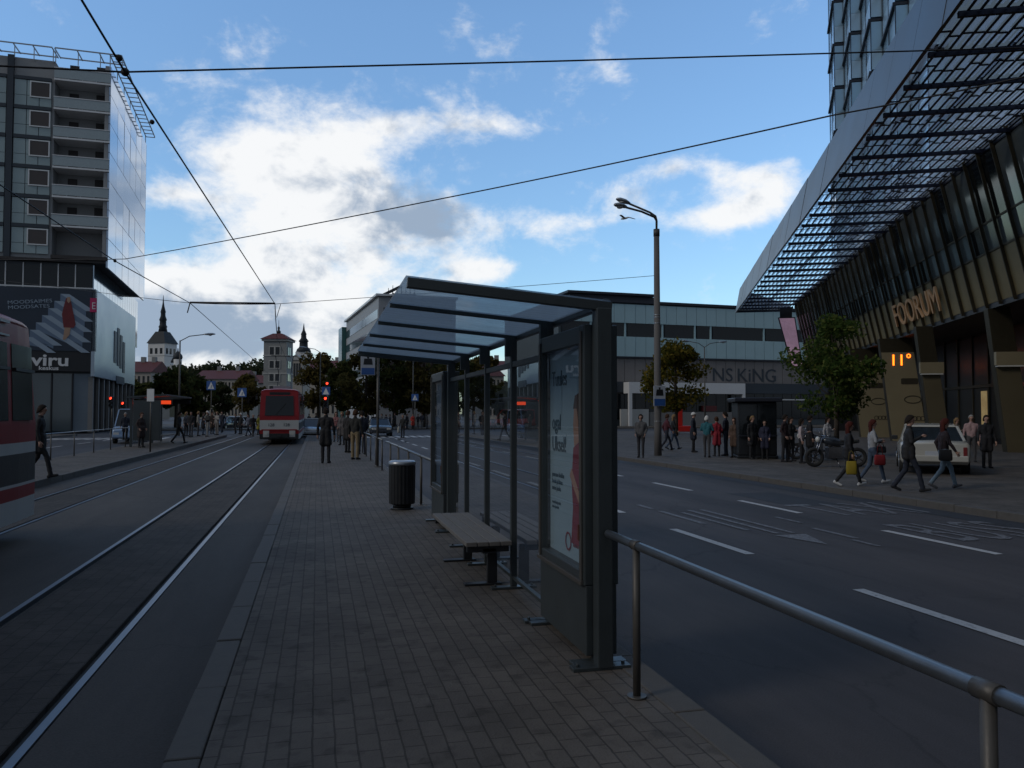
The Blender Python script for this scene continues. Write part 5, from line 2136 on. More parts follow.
# red L shaped stand
p = G(683, 434, ZP)
o = root('red_stand', 'bright red L-shaped street stand beyond the waiting people', 'street stand', tuple(p), -YAW)
q = (p.xy.length) / 800
b = MB()
b.box(-10 * q, -.4, .2, 8 * q, .8, 8 * q)
b.build('base', 'red_stand', o, .05)
b = MB()
b.box(-5.5 * q, -.2, 8 * q, -.5 * q, .6, 31 * q)
b.build('upright', 'red_stand', o, .05)
p = G(743, 432, ZP)
o = root('red_disc_sign', 'small round red sign on a thin pole behind the brown-coated woman', 'sign', tuple(p), -YAW)
q = p.xy.length / 800
MB().cyl(0, 0, 0, 14 * q, .04, n=10).build('pole', 'galv_post', o)
MB().path([(0, -.06, 13 * q), (0, -.10, 13 * q)], 5.5 * q, 24).build('disc', 'red_stand', o)

def traffic_light(label, px, dist, z, h, lit, sign=True):
    p = W(px, dist, z)
    t = root('traffic_light', label, 'traffic light', tuple(p), -YAW, 'red traffic lights')
    MB().path([(0, 0, 0), (0, 0, h + .4)], .06, 10).build('pole', 'galv_post', t)
    b = MB()
    b.box(-.16, -.22, h - .45, .16, -.02, h + .5)
    hd = b.build('signal_head', 'steel_black', t, .02)
    for k, zz_ in enumerate((h + .33, h + .03, h - .27)):
        b = MB()
        b.path([(0, -.225, zz_), (0, -.24, zz_)], .11, 16)
        b.build('lens', 'red_lit' if k == 0 else 'black', hd)
        b = MB()
        b.path([(0, -.22, zz_ + .02), (0, -.36, zz_ + .03)], [.135, .13], 14, 0, False)
        b.build('hood', 'steel_black', hd)
    if sign:
        b = MB()
        b.box(-.34, -.08, h + .62, .34, -.04, h + 1.3)
        s_ = b.build('crossing_sign', 'blue_sign', t, .01)
        b = MB()
        b.plate([(-.26, h + .68), (.26, h + .68), (0, h + 1.22)], -.086, -.0805)
        b.build('sign_triangle', 'white', s_)
    return t
traffic_light('red signal with a blue crossing sign over the heads by the tram', 326, 66, 0, HZ(399, 66) - .3, True)
traffic_light('higher red signal just above the blue crossing sign by the tram', 327.5, 71, ZR, HZ(384, 71) + .0, True, False)
traffic_light('red signal before the podium columns of the high-rise', 112, 66, ZP, HZ(398, 66) - .2, True, False)
traffic_light('second red signal, right of the one before the podium columns', 124, 68, ZP, HZ(403, 68) - .2, True, False)

def blue_post(label, px, dist, py0, py1, z=ZP, tri=True):
    p = W(px, dist, z)
    o = root('crossing_sign', label, 'road sign', tuple(p), -YAW, 'blue road signs')
    z0, z1 = HZ(py1, dist) - z, HZ(py0, dist) - z
    MB().cyl(0, 0, 0, z1, .04, n=8).build('pole', 'galv_post', o)
    s_ = (z1 - z0) / 2
    b = MB()
    b.box(-s_, -.08, z0, s_, -.045, z1)
    sb_ = b.build('sign_board', 'blue_sign', o)
    b = MB()
    b.plate([(-s_ * .7, z0 + s_ * .25), (s_ * .7, z0 + s_ * .25), (0, z1 - s_ * .2)], -.09, -.0805)
    b.build('sign_triangle', 'white', sb_)
    b = MB()
    b.beam((-.05 * s_, -.095, z0 + s_ * .4), (.15 * s_, -.095, z0 + s_ * 1.1), .16 * s_, .01)
    b.build('sign_figure', 'steel_black', sb_)
    return o
blue_post('blue square crossing sign above the crowd on the opposite platform', 211, 76, 381, 390)
blue_post('blue square crossing sign left of the red tram', 242, 70, 388, 397)
blue_post('small pale blue crossing sign between the dark trees and the shelter', 440, 84, 402, 409)
blue_post('blue crossing sign on the thin pole beyond the litter bin', 415, 82, 394, 401)

# opposite shelter
p = W(168, 40, 0)
sh2 = root('tram_shelter', 'dark shelter with a red lit display on the opposite platform', 'shelter', (-8.5, p.y - 2, 0))
b = MB()
for y in (0, 2.5, 5, 7.5):
    b.box(-.05, y - .05, 0, .05, y + .05, 2.3)
b.build('post', 'steel_dark', sh2)
b = MB()
b.hexa([(-.2, -.2, 2.3), (1.55, -.2, 2.42), (1.55, 7.7, 2.42), (-.2, 7.7, 2.3), (-.2, -.2, 2.38), (1.55, -.2, 2.5), (1.55, 7.7, 2.5), (-.2, 7.7, 2.38)])
b.build('roof', 'steel_dark', sh2)
for y in (0, 2.5, 5):
    MB().box(-.012, y + .08, .15, .012, y + 2.42, 2.1).build('glass_pane', 'glass', sh2)
b = MB()
b.box(.1, -.16, .3, 1.3, .0, 2.2)
b.build('end_panel', 'steel_dark', sh2, .02)
b = MB()
b.box(.55, 7.5, 2.12, 1.5, 7.6, 2.36)
d_ = b.build('display_case', 'steel_black', sh2)
p1 = W(179, 44)
b = MB()
b.box(.2, 1.8, 2.0, 1.5, 1.92, 2.26)
b.build('display_case', 'steel_black', sh2)
MB().box(.26, 1.775, 2.04, 1.44, 1.798, 2.22).build('lit_display', 'led_red', sh2)
MB().box(.6, 2.6, .42, 1.0, 6.5, .47).build('bench_seat', 'wood', sh2)
p = W(150.5, 33, 0)
o = root('notice_pole', 'square white notice on a pole before the opposite shelter', 'sign', (p.x, p.y, 0), -YAW)
q = 33 / 800
MB().cyl(-.0, .03, 0, HZ(388, 33), .035, n=10).build('pole', 'galv_post', o)
MB().box(-3.6 * q, -.03, HZ(401.5, 33), 3.6 * q, -.006, HZ(389, 33)).build('notice_board', 'white', o, .006)

# gull in front of the cloud
p = at(625, 218.5, 40)
g_ = root('gull', 'small gull gliding just below the street lamp heads', 'bird', tuple(p), R(30))
b = MB()
b.path([(0, -.22, 0), (0, -.1, .01), (0, .1, .01), (0, .22, .02), (0, .27, .01)], [.012, .05, .055, .04, .012], 10)
for sx in (1, -1):
    b.loft([[(sx * x, y0, z), (sx * x, (y0 + y1) / 2, z + .02), (sx * x, y1, z), (sx * x, (y0 + y1) / 2, z - .01)] for x, y0, y1, z in ((.03, -.07, .1, .02), (.25, -.03, .13, .12), (.42, -.10, .04, .10), (.60, -.2, -.14, .04))])
b.plate([(-.01, 0), (.01, 0), (.01, .01), (-.01, .01)], -.3, -.2)
b.build('body', 'offwhite', g_)

# ------------------------------------------------------------------ trees
M['leaf_green'] = leaf_mat('leaf_green', (.035, .065, .016), (.07, .11, .028), (.15, .165, .045))
M['leaf_yellow'] = leaf_mat('leaf_yellow', (.05, .06, .012), (.12, .10, .02), (.20, .14, .025))
M['leaf_dark'] = leaf_mat('leaf_dark', (.042, .055, .02), (.07, .08, .028), (.12, .11, .036))
M['leaf_brown'] = leaf_mat('leaf_brown', (.06, .055, .02), (.11, .09, .03), (.16, .12, .04))
M['leaf_far'] = leaf_mat('leaf_far', (.03, .042, .025), (.05, .06, .03), (.085, .08, .04))

def tree(label, loc, h, rx, rz, zc, leaf, n, size, seed, trunk_r=.12, group=None, clumps=26, conical=0.0, z_cut=None):
    rs = np.random.RandomState(seed)
    o = root('tree', label, 'tree', tuple(loc), 0, group)
    b = MB()
    b.path([(0, 0, -.1), (.03, .02, zc * .4), (-.03, .05, zc), (.02, 0, zc + rz * .6)], [trunk_r * 1.25, trunk_r, trunk_r * .7, trunk_r * .2], 10)
    cl = []
    for k in range(clumps):
        a = rs.uniform(0, 2 * math.pi)
        u = rs.uniform(-1, 1)
        rr = rs.uniform(.35, .95) * math.sqrt(max(.05, 1 - u * u)) if True else 0
        f = 1 - conical * (u + 1) / 2
        c = np.array([rx * rr * math.cos(a) * f, rx * rr * math.sin(a) * f, zc + rz * u * .9])
        cl.append((c, rs.uniform(.22, .42) * rx * (f * .5 + .5)))
        if k < 14:
            st0 = Vector((0, 0, max(zc - rz * .9, min(zc + rz * .3, c[2] - .5 * rx))))
            mid = st0.lerp(Vector(c), .5) + Vector((0, 0, -.06 * rx))
            b.path([st0, mid, Vector(c)], [trunk_r * .42, trunk_r * .26, trunk_r * .07], 6)
    b.build('trunk', 'bark', o)
    ci = rs.randint(0, len(cl), n)
    C_ = np.array([c for c, r in cl])[ci]
    Rr = np.array([r for c, r in cl])[ci][:, None]
    d = rs.normal(size=(n, 3))
    d /= np.linalg.norm(d, axis=1)[:, None]
    P = C_ + d * Rr * (rs.uniform(0, 1, (n, 1)) ** .45) * np.array([1.1, 1.1, .8])
    P[:, 2] = np.maximum(P[:, 2], (z_cut if z_cut is not None else zc - rz * 1.15) + rs.uniform(0, .3, n))
    t1 = rs.normal(size=(n, 3))
    t1 /= np.linalg.norm(t1, axis=1)[:, None]
    t2 = np.cross(t1, rs.normal(size=(n, 3)))
    t2 /= np.linalg.norm(t2, axis=1)[:, None]
    sz = size * rs.uniform(.6, 1.35, (n, 1))
    V = np.stack([P - t1 * sz, P + t2 * sz * .55, P + t1 * sz, P - t2 * sz * .55], 1).reshape(-1, 3)
    me = bpy.data.meshes.new('crown')
    me.from_pydata(V.tolist(), [], np.arange(4 * n).reshape(-1, 4).tolist())
    me.materials.append(M[leaf])
    c = bpy.data.objects.new('crown', me)
    col.objects.link(c)
    c.parent = o
    return o
def tree_at(label, px, base_z, dist, top_py, bot_py, wpx, leaf, n, size, seed, **kw):
    p = W(px, dist, base_z)
    zt, zb = HZ(top_py, dist) - base_z, HZ(bot_py, dist) - base_z
    return tree(label, p, zt, wpx * dist / 800 / 2, (zt - zb) / 2, (zt + zb) / 2, leaf, n, size, seed, **kw)
tree_at('leafy green street tree before the gold columns beside the motorcycles', 836, ZP, 32, 314, 416, 104, 'leaf_green', 6200, .095, 15, trunk_r=.09, clumps=36, conical=.35)
tree_at('yellowing street tree behind the concrete street lamp', 676, ZP, 62, 345, 408, 84, 'leaf_yellow', 4600, .16, 12, trunk_r=.14, clumps=30, conical=.35)
grp = 'trees filling the far side of the crossing'
k = 0
for px, dist, top, bot, w, leaf, lab in (
        (318, 118, 352, 408, 46, 'leaf_brown', 'brownish round tree right behind the red tram'),
        (342, 112, 362, 410, 40, 'leaf_dark', 'dark tree between the red signals and the shelter roof edge'),
        (366, 106, 352, 412, 56, 'leaf_brown', 'brownish tree behind the tram stop sign'),
        (394, 104, 348, 412, 58, 'leaf_dark', 'tall dark tree behind the litter bin'),
        (424, 102, 350, 412, 52, 'leaf_brown', 'olive tree beside the far poster case'),
        (452, 108, 352, 412, 50, 'leaf_dark', 'dark tree behind the far end of the shelter'),
        (480, 112, 356, 410, 50, 'leaf_brown', 'tree seen through the middle of the shelter glass'),
        (176, 96, 372, 412, 44, 'leaf_dark', 'dark bushy tree below the white church'),
        (196, 100, 378, 414, 40, 'leaf_dark', 'dark tree hiding the left end of the long cream house'),
        (143, 105, 384, 414, 30, 'leaf_dark', 'dark tree beside the podium columns'),
        (128, 130, 378, 414, 24, 'leaf_brown', 'thin brown tree hard against the podium'),
        (248, 130, 376, 410, 34, 'leaf_brown', 'brownish tree between cream house and stone tower'),
        (222, 150, 384, 412, 26, 'leaf_far', 'small pale tree before the cream house')):
    tree_at(lab, px, ZP, dist, top, bot, w, leaf, 3600, .30, 20 + k, trunk_r=.2, group=grp, clumps=26)
    k += 1
# wooded hill behind the roofs
hill = MB()
pts = [W(x, 430, 0) for x in (60, 150, 200, 262, 330, 420)]
hh = [4, 14, 20, 24, 22, 8]
v = []
for p, h_ in zip(pts, hh):
    d = Vector((p.x, p.y, 0)).normalized()
    for t, f in ((-50, 0), (-10, .8), (30, 1), (90, .6)):
        q = p + d * t
        v.append((q.x, q.y, h_ * f - .4))
f = [(i * 4 + j, (i + 1) * 4 + j, (i + 1) * 4 + j + 1, i * 4 + j + 1) for i in range(5) for j in range(3)]
M['hill'] = mat('wooded_slope', (.03, .036, .02), .9, var=.3, scale=.1)
hill.add(v, f, 0, True)
struct('hill', hill, 'hill')
rs = np.random.RandomState(77)
n = 15000
cl = []
for k in range(90):
    px = rs.uniform(165, 345)
    d = rs.uniform(380, 440)
    p = W(px, d)
    top = HZ(np.interp(px, [150, 178, 205, 235, 262, 300, 345], [372, 364, 362, 361, 359, 362, 364]) + rs.uniform(0, 7), d)
    cl.append((p.x, p.y, top - 5, rs.uniform(4, 7)))
cl = np.array(cl)
ci = rs.randint(0, 90, n)
d = rs.normal(size=(n, 3)); d /= np.linalg.norm(d, axis=1)[:, None]
P = cl[ci, :3] + d * cl[ci, 3:4] * (rs.uniform(0, 1, (n, 1)) ** .4)
t1 = rs.normal(size=(n, 3)); t1 /= np.linalg.norm(t1, axis=1)[:, None]
t2 = np.cross(t1, rs.normal(size=(n, 3))); t2 /= np.linalg.norm(t2, axis=1)[:, None]
sz = rs.uniform(.6, 1.3, (n, 1))
V = np.stack([P - t1 * sz, P + t2 * sz * .6, P + t1 * sz, P - t2 * sz * .6], 1).reshape(-1, 3)
me = bpy.data.meshes.new('woods')
me.from_pydata(V.tolist(), [], np.arange(4 * n).reshape(-1, 4).tolist())
me.materials.append(M['leaf_far'])
o = bpy.data.objects.new('woods', me)
col.objects.link(o)
tag(o, 'wooded ridge of far treetops behind the red roofs', 'woods', None, 'stuff')
# ------------------------------------------------------------------ people
PM = {}
def cloth(c):
    k = tuple(round(x, 3) for x in c)
    if k not in PM:
        PM[k] = mat('cloth', k, .85, var=.22, scale=14, bump=.15, bscale=50)
    return PM[k]
SKIN = mat('skin', (.42, .25, .19), .55, var=.08, scale=20)
def hair_m(c):
    k = ('h',) + tuple(c)
    if k not in PM:
        PM[k] = mat('hair', c, .85, var=.35, scale=40, spec=.15)
    return PM[k]
HOLD = [mat('slot_%d' % i, (.2, .2, .2)) for i in range(5)]

def capsule_mesh(b, p0, r0, p1, r1, sq=1.0, n=14):
    p0, p1 = Vector(p0), Vector(p1)
    d = (p1 - p0)
    L = d.length
    d = d.normalized() if L > 1e-6 else Vector((0, 0, 1))
    pts, rad = [], []
    for k in range(4):
        a = math.pi / 2 * k / 4
        pts.append(p0 - d * r0 * math.cos(a)); rad.append(max(.002, r0 * math.sin(a)))
    pts.append(p0); rad.append(r0)
    pts.append(p1); rad.append(r1)
    for k in range(1, 5):
        a = math.pi / 2 * k / 4
        pts.append(p1 + d * r1 * math.sin(a)); rad.append(max(.002, r1 * math.cos(a)))
    b.path(pts, rad, n)

BODY = {}
def body_mesh(key, pose, build, coat, fine):
    """one continuous figure 1.75 m tall, front towards +y; material slots: skin, top, trousers, shoes, hair"""
    if key in BODY:
        return BODY[key]
    f = build == 'f'
    sh = .158 if f else .182
    hipx = .095 if f else .09
    prim = []       # p0, r0, p1, r1, tag
    lean_ = pose.get('lean', 0)
    def T(x, y, z):      # slight lean of the upper body
        return (x, y + max(0, z - .95) * lean_, z)
    legs = pose['legs']
    for sx, (ky, kz, ay, az, fp) in zip((-1, 1), legs):
        hip = (sx * hipx, 0, .90)
        knee = (sx * (hipx + .005), ky, kz)
        ank = (sx * (hipx + .005), ay, az)
        prim.append((hip, .088, knee, .058, 2))
        prim.append((knee, .060, ank, .045 if f else .052, 2))
        toe = (ank[0] + sx * .02, ay + .15 * math.cos(fp), max(.03, az - .055 - .15 * math.sin(fp)))
        heel = (ank[0], ay - .045 * math.cos(fp), max(.035, az - .05 + .05 * math.sin(fp)))
        prim.append((heel, .040, toe, .033, 3))
        prim.append((ank, .042, heel, .040, 3))
    # pelvis, waist, chest
    prim.append(((-.07, 0, .93), .10, (.07, 0, .93), .10, 2 if not coat else 1))
    prim.append(((0, 0, .98), .115, T(0, 0, 1.10), .105 if f else .115, 1))
    for sx in (-1, 1):
        prim.append(((sx * .05, 0, 1.0), .10, T(sx * .085, 0, 1.30), .105, 1))
        prim.append((T(sx * .05, 0, 1.375), .082, T(sx * (sh - .01), 0, 1.385), .060, 1))
        if f:
            prim.append((T(sx * .075, .06, 1.27), .07, T(sx * .07, .06, 1.22), .06, 1))
    if coat:
        zl = coat
        for sx in (-1, 1):
            for yy in (-.04, .04):
                prim.append(((sx * .06, yy, 1.0), .105, (sx * .105, yy * 1.2, zl), .085, 1))
        prim.append(((0, 0, .95), .12, (0, 0, zl), .10, 1))
    # neck and head
    prim.append((T(0, -.005, 1.44), .058, T(0, .012, 1.55), .054, 0))
    prim.append((T(0, 0, 1.45), .072, T(0, 0, 1.475), .066, 1))
    hx = pose.get('look', 0)
    hc = Vector(T(0, .02, 1.64))
    rot = Matrix.Rotation(hx, 3, 'Z')
    def Hd(x, y, z):
        v = rot @ Vector((x, y, z))
        return tuple(hc + v)
    prim.append((Hd(0, -.015, .025), .086, Hd(0, .015, .02), .082, 0))
    prim.append((Hd(0, .015, -.02), .070, Hd(0, .038, -.068), .043, 0))     # jaw
    prim.append((Hd(0, .088, .005), .010, Hd(0, .108, -.028), .013, 0))     # nose
    for sx in (-1, 1):
        prim.append((Hd(sx * .083, -.005, .012), .014, Hd(sx * .08, .0, -.02), .011, 0))   # ears
    hands = []
    for sx, (ex, ey, ez, wx, wy, wz) in zip((-1, 1), pose['arms']):
        s0 = T(sx * sh, 0, 1.38)
        e = T(sx * ex, ey, ez)
        w = T(sx * wx, wy, wz)
        prim.append((s0, .058 if not f else .052, e, .046, 1))
        prim.append((e, .046, w, .036, 1))
        dv = (Vector(w) - Vector(e)).normalized()
        p0 = Vector(w) + dv * .02
        p1 = Vector(w) + dv * .085
        prim.append((tuple(p0), .030, tuple(p1), .034, 0))
        hands.append((sx, Vector(w), dv))
    b = MB()
    for p0, r0, p1, r1, tg in prim:
        capsule_mesh(b, p0, r0, p1, r1)
    me = b.mesh('tmp', ['black'])
    o = bpy.data.objects.new('tmp', me)
    col.objects.link(o)
    rm = o.modifiers.new('r', 'REMESH')
    rm.mode = 'VOXEL'
    rm.voxel_size = .013 if fine else .02
    sm = o.modifiers.new('s', 'SMOOTH')
    sm.iterations = 4
    sm.factor = .5
    dg = bpy.context.evaluated_depsgraph_get()
    out = bpy.data.meshes.new_from_object(o.evaluated_get(dg))
    bpy.data.objects.remove(o)
    # colour regions by the nearest limb
    nv = len(out.vertices)
    co = np.empty(nv * 3); out.vertices.foreach_get('co', co); co = co.reshape(-1, 3)
    # folds in the cloth
    nrm = np.empty(nv * 3); out.vertices.foreach_get('normal', nrm); nrm = nrm.reshape(-1, 3)
    npoly = len(out.polygons)
    ce = np.empty(npoly * 3); out.polygons.foreach_get('center', ce); ce = ce.reshape(-1, 3)
    best = np.full(npoly, 9.0); idx = np.zeros(npoly, int)
    bestv = np.full(nv, 9.0); idv = np.zeros(nv, int)
    for arr, bst, ii in ((ce, best, idx), (co, bestv, idv)):
        for p0, r0, p1, r1, tg in prim:
            a = np.array(p0); d = np.array(p1) - a
            t = np.clip(((arr - a) @ d) / max(1e-9, d @ d), 0, 1)
            dist = np.linalg.norm(arr - a - t[:, None] * d, axis=1) - (r0 + (r1 - r0) * t)
            m_ = dist < bst
            bst[m_] = dist[m_]; ii[m_] = tg
    clothv = (idv == 1) | (idv == 2)
    w = (np.sin(co[:, 2] * 55 + np.sin(co[:, 0] * 31) * 2.0 + co[:, 1] * 23) * .5 + np.sin(co[:, 2] * 21 + co[:, 0] * 40) * .5) * .0045
    co = co + nrm * (w * clothv)[:, None]
    out.vertices.foreach_set('co', co.reshape(-1))
    # hands with separate fingers, eyes
    extra = MB()
    for sx, w_, dv in hands:
        side = Vector((0, 1, 0)) - dv * dv.y
        side = side.normalized() if side.length > .1 else Vector((0, 0, 1))
        nrm_ = dv.cross(side).normalized()
        base = w_ + dv * .105
        inw = nrm_ if nrm_.x * sx < 0 else -nrm_
        for k, L in enumerate((.062, .072, .068, .052)):
            q0 = base + side * (.028 - k * .019)
            q1 = q0 + dv * L * .5 + inw * .008
            q2 = q1 + dv * L * .38 + inw * .026
            extra.path([q0 - dv * .012, q0, q1, q2], [.0085, .009, .0085, .0065], 6)
        th = w_ + dv * .05 + side * .03
        extra.path([th, th + dv * .03 + side * .024, th + dv * .062 + side * .026 + inw * .01], [.011, .010, .007], 6)
    for sx in (-1, 1):
        e = Vector(Hd(sx * .032, .083, .0))
        extra.ball(e, .011, .008, .008, 8, 5, 4)
    e = Hd(0, .082, -.058)
    extra.path([Hd(-.024, .078, -.056), Hd(0, .086, -.055), Hd(.024, .078, -.056)], .006, 6, 3)
    vv = co.tolist() + [tuple(x) for x in extra.v]
    ff = [tuple(p.vertices) for p in out.polygons] + [tuple(i + nv for i in q) for q in extra.f]
    mi = idx.tolist() + extra.m
    me = bpy.data.meshes.new('person_body')
    me.from_pydata(vv, [], ff)
    for i in range(5):
        me.materials.append(HOLD[i])
    me.polygons.foreach_set('material_index', mi)
    me.polygons.foreach_set('use_smooth', [True] * len(ff))
    me.update()
    bpy.data.meshes.remove(out)
    # hair shells in the head's own frame
    hs = {}
    for style in ('short', 'long', 'cap', 'bun'):
        hb = MB()
        n = 18
        rings = []
        for i in range(9):
            a = math.pi / 2 * i / 8.001
            r = math.cos(a)
            ring = []
            for k in range(n):
                t = 2 * math.pi * k / n
                front = max(0, math.sin(t))
                back = max(0, -math.sin(t))
                zz_ = .018 + .112 * math.sin(a) + (.05 * front - .05 * (1 - front) - .06 * back) * (1 - math.sin(a)) * (1.0 if style != 'cap' else .3)
                ring.append(Hd(.101 * r * math.cos(t), -.010 + .113 * r * math.sin(t) * (1 if front == 0 else .92), zz_))
            rings.append(ring)
        hb.loft(rings, 0, True)
        if style == 'long':
            rs_ = []
            for z_, w_, d_ in ((.06, .088, .05), (-.02, .10, .058), (-.10, .105, .055), (-.19, .115, .05), (-.27, .10, .035), (-.31, .05, .02)):
                rs_.append([Hd(w_ * math.cos(t) , -.055 + d_ * math.sin(t) * (1.1 if math.sin(t) < 0 else .75), z_) for t in [2 * math.pi * k / 16 for k in range(16)]])
            hb.loft(rs_, 0, True)
        if style == 'bun':
            hb.ball(Hd(0, -.10, .05), .05, .05, .05)
        if style == 'cap':
            hb.loft([[Hd(.085 * math.cos(t), .06 + y_ * math.sin(t), .05 + zq) for t in [math.pi * k / 8 for k in range(9)]] + [Hd(-.08, .05, .05 + zq), Hd(.08, .05, .05 + zq)] for zq, y_ in ((0, .10), (.012, .10))], 0, True)
        hs[style] = hb.mesh('hair', [HOLD[4]])
    BODY[key] = (me, hs)
    return BODY[key]

STAND = [(0, .49, 0, .085, 0), (.01, .49, -.01, .085, 0)]
APART = [(.05, .49, .06, .085, 0), (-.02, .49, -.05, .085, 0)]
WALK = [(.20, .52, .30, .10, -.25), (-.06, .50, -.34, .14, .55)]
WALK2 = [(-.05, .50, -.30, .13, .5), (.18, .52, .27, .095, -.2)]
HANG = [(.245, -.01, 1.14, .265, .05, .90), (.245, -.01, 1.14, .265, .05, .90)]
SWING = [(.24, -.10, 1.15, .25, -.02, .93), (.24, .06, 1.15, .25, .20, .95)]
POCKET = [(.235, -.05, 1.15, .20, .10, .96), (.235, -.05, 1.15, .20, .10, .96)]
FOLD = [(.26, .03, 1.15, .05, .20, 1.13), (.26, .03, 1.15, .05, .22, 1.18)]
ONEUP = [(.245, -.01, 1.14, .26, .06, .90), (.25, .03, 1.15, .10, .24, 1.26)]
PHONE = [(.25, .03, 1.15, .09, .24, 1.22), (.245, -.01, 1.14, .265, .05, .90)]
POSES = {
    'm_stand': (dict(legs=STAND, arms=HANG), 'm', 0), 'm_pocket': (dict(legs=APART, arms=POCKET, look=.3), 'm', 0),
    'm_coat': (dict(legs=STAND, arms=HANG), 'm', .62), 'm_fold': (dict(legs=APART, arms=FOLD, look=-.3), 'm', 0),
    'm_walk': (dict(legs=WALK, arms=SWING, lean=.05), 'm', 0), 'm_walkcoat': (dict(legs=WALK2, arms=HANG, lean=.04), 'm', .66),
    'm_stride': (dict(legs=WALK2, arms=ONEUP, lean=.04, look=-.2), 'm', .80),
    'f_stand': (dict(legs=STAND, arms=PHONE, look=.25), 'f', 0), 'f_coat': (dict(legs=STAND, arms=POCKET, look=-.2), 'f', .56),
    'f_walk': (dict(legs=WALK, arms=SWING, lean=.05), 'f', 0), 'f_walk2': (dict(legs=WALK2, arms=ONEUP, lean=.03, look=.15), 'f', 0),
    'f_jacket': (dict(legs=WALK, arms=HANG, lean=.03, look=.2), 'f', .80), 'f_bag': (dict(legs=WALK2, arms=FOLD, look=-.15), 'f', 0),
}
HAIRC = {'dark': (.02, .015, .012), 'brown': (.06, .03, .018), 'red': (.065, .016, .012), 'grey': (.30, .29, .28), 'white': (.62, .60, .57), 'fair': (.22, .14, .07), 'navy': (.02, .025, .05), 'redcap': (.4, .02, .02)}
def person(label, px, py, z, h, face, pose, top, trousers, shoes=(.02, .02, .022), hair=('short', 'dark'), group=None, fine=False, loc=None):
    """face: compass heading in the picture, 0 = away from us, 90 = to the right, 180 = towards us"""
    p = loc or G(px, py, z)
    pz, build, coat = POSES[pose]
    me, hs = body_mesh((pose, fine), pz, build, coat, fine)
    r = root('person', label, 'person', (p.x, p.y, z), -YAW - R(face), group)
    s = h / 1.755
    b = bpy.data.objects.new('body', me)
    col.objects.link(b)
    b.parent = r
    b.scale = (s, s, s)
    hm = hair_m(HAIRC[hair[1]])
    for i, m_ in enumerate((SKIN, cloth(top), cloth(trousers), cloth(shoes), hm)):
        b.material_slots[i].link = 'OBJECT'
        b.material_slots[i].material = m_
    if hair[0] != 'none':
        hO = bpy.data.objects.new('hair' if hair[0] != 'cap' else 'cap', hs[hair[0]])
        col.objects.link(hO)
        hO.parent = r
        hO.scale = (s, s, s)
        hO.material_slots[0].link = 'OBJECT'
        hO.material_slots[0].material = hm
    return r

def bag(label, owner, local, w, h, d, c, strap=.25, name='bag'):
    """a bag hanging from somebody's hand or shoulder: its own thing"""
    mtx = Matrix.Translation(owner.location) @ Matrix.Rotation(owner.rotation_euler.z, 4, 'Z')
    p = mtx @ Vector(local)
    o = root(name, label, 'bag', tuple(p), owner.rotation_euler.z)
    b = MB()
    b.loft([[(x * d / 2 * k, y * w / 2 * k2, z_) for x, y in ((1, .7), (1, -.7), (.7, -1), (-.7, -1), (-1, -.7), (-1, .7), (-.7, 1), (.7, 1))] for z_, k, k2 in ((-h, .7, .85), (-h + .03, 1, 1), (-h * .4, 1, .98), (-.02, .5, .92), (0, .25, .9))])
    b.build('bag_body', cloth(c), o)
    b = MB()
    b.path([(0, -w * .28, -.01), (0, -w * .18, strap * .8), (0, 0, strap), (0, w * .18, strap * .8), (0, w * .28, -.01)], .008, 6)
    b.build('handle', cloth(tuple(x * .6 for x in c)), o)
    return o

BLK = (.014, .014, .017); NAVY = (.016, .02, .034); GREY = (.06, .06, .065); JEAN = (.05, .075, .12); PALEJ = (.16, .22, .27)
BRN = (.07, .045, .03); TEAL = (.02, .12, .15); RED = (.28, .02, .035); WHT = (.55, .52, .52); TAN = (.24, .18, .10); OLV = (.05, .05, .03); PINK = (.36, .24, .24); MAR = (.07, .012, .02)
WSH = (.55, .55, .55)
# four walkers on the right pavement
w1 = person('woman with long red-brown hair, dark jacket and white trainers walking at the kerb', 849, 486, ZP, 1.56, 105, 'f_jacket', BLK, BLK, WSH, ('long', 'red'), None, True)
bag('yellow carrier bag hanging beside the woman in white trainers', w1, (.30, .02, .62), .24, .32, .10, (.26, .19, .012))
w2 = person('woman with red hair, pale grey sleeves and jeans holding her hands together', 873, 482.5, ZP, 1.60, 100, 'f_bag', (.30, .31, .33), JEAN, WSH, ('long', 'red'), None, True)
bag('red bag beside the pale-sleeved woman in jeans', w2, (.28, .10, .72), .26, .26, .10, (.26, .015, .02))
bag('small black handbag at the front of the pale-sleeved woman', w2, (.02, .20, .92), .24, .16, .08, BLK, .1, 'handbag')
w3 = person('short-haired man in a dark thigh-length coat striding past the cream car', 909, 491.5, ZP, 1.72, 108, 'm_stride', (.018, .018, .02), NAVY, BLK, ('short', 'dark'), None, True)
w4 = person('woman with long maroon hair, black top and pale blue jeans passing the cream car', 944, 488.3, ZP, 1.64, 100, 'f_walk', (.02, .012, .016), PALEJ, (.10, .10, .11), ('long', 'red'), None, True)
bag('black shoulder bag at the hip of the woman in pale jeans', w4, (.26, -.04, .92), .28, .26, .11, BLK, .35, 'handbag')
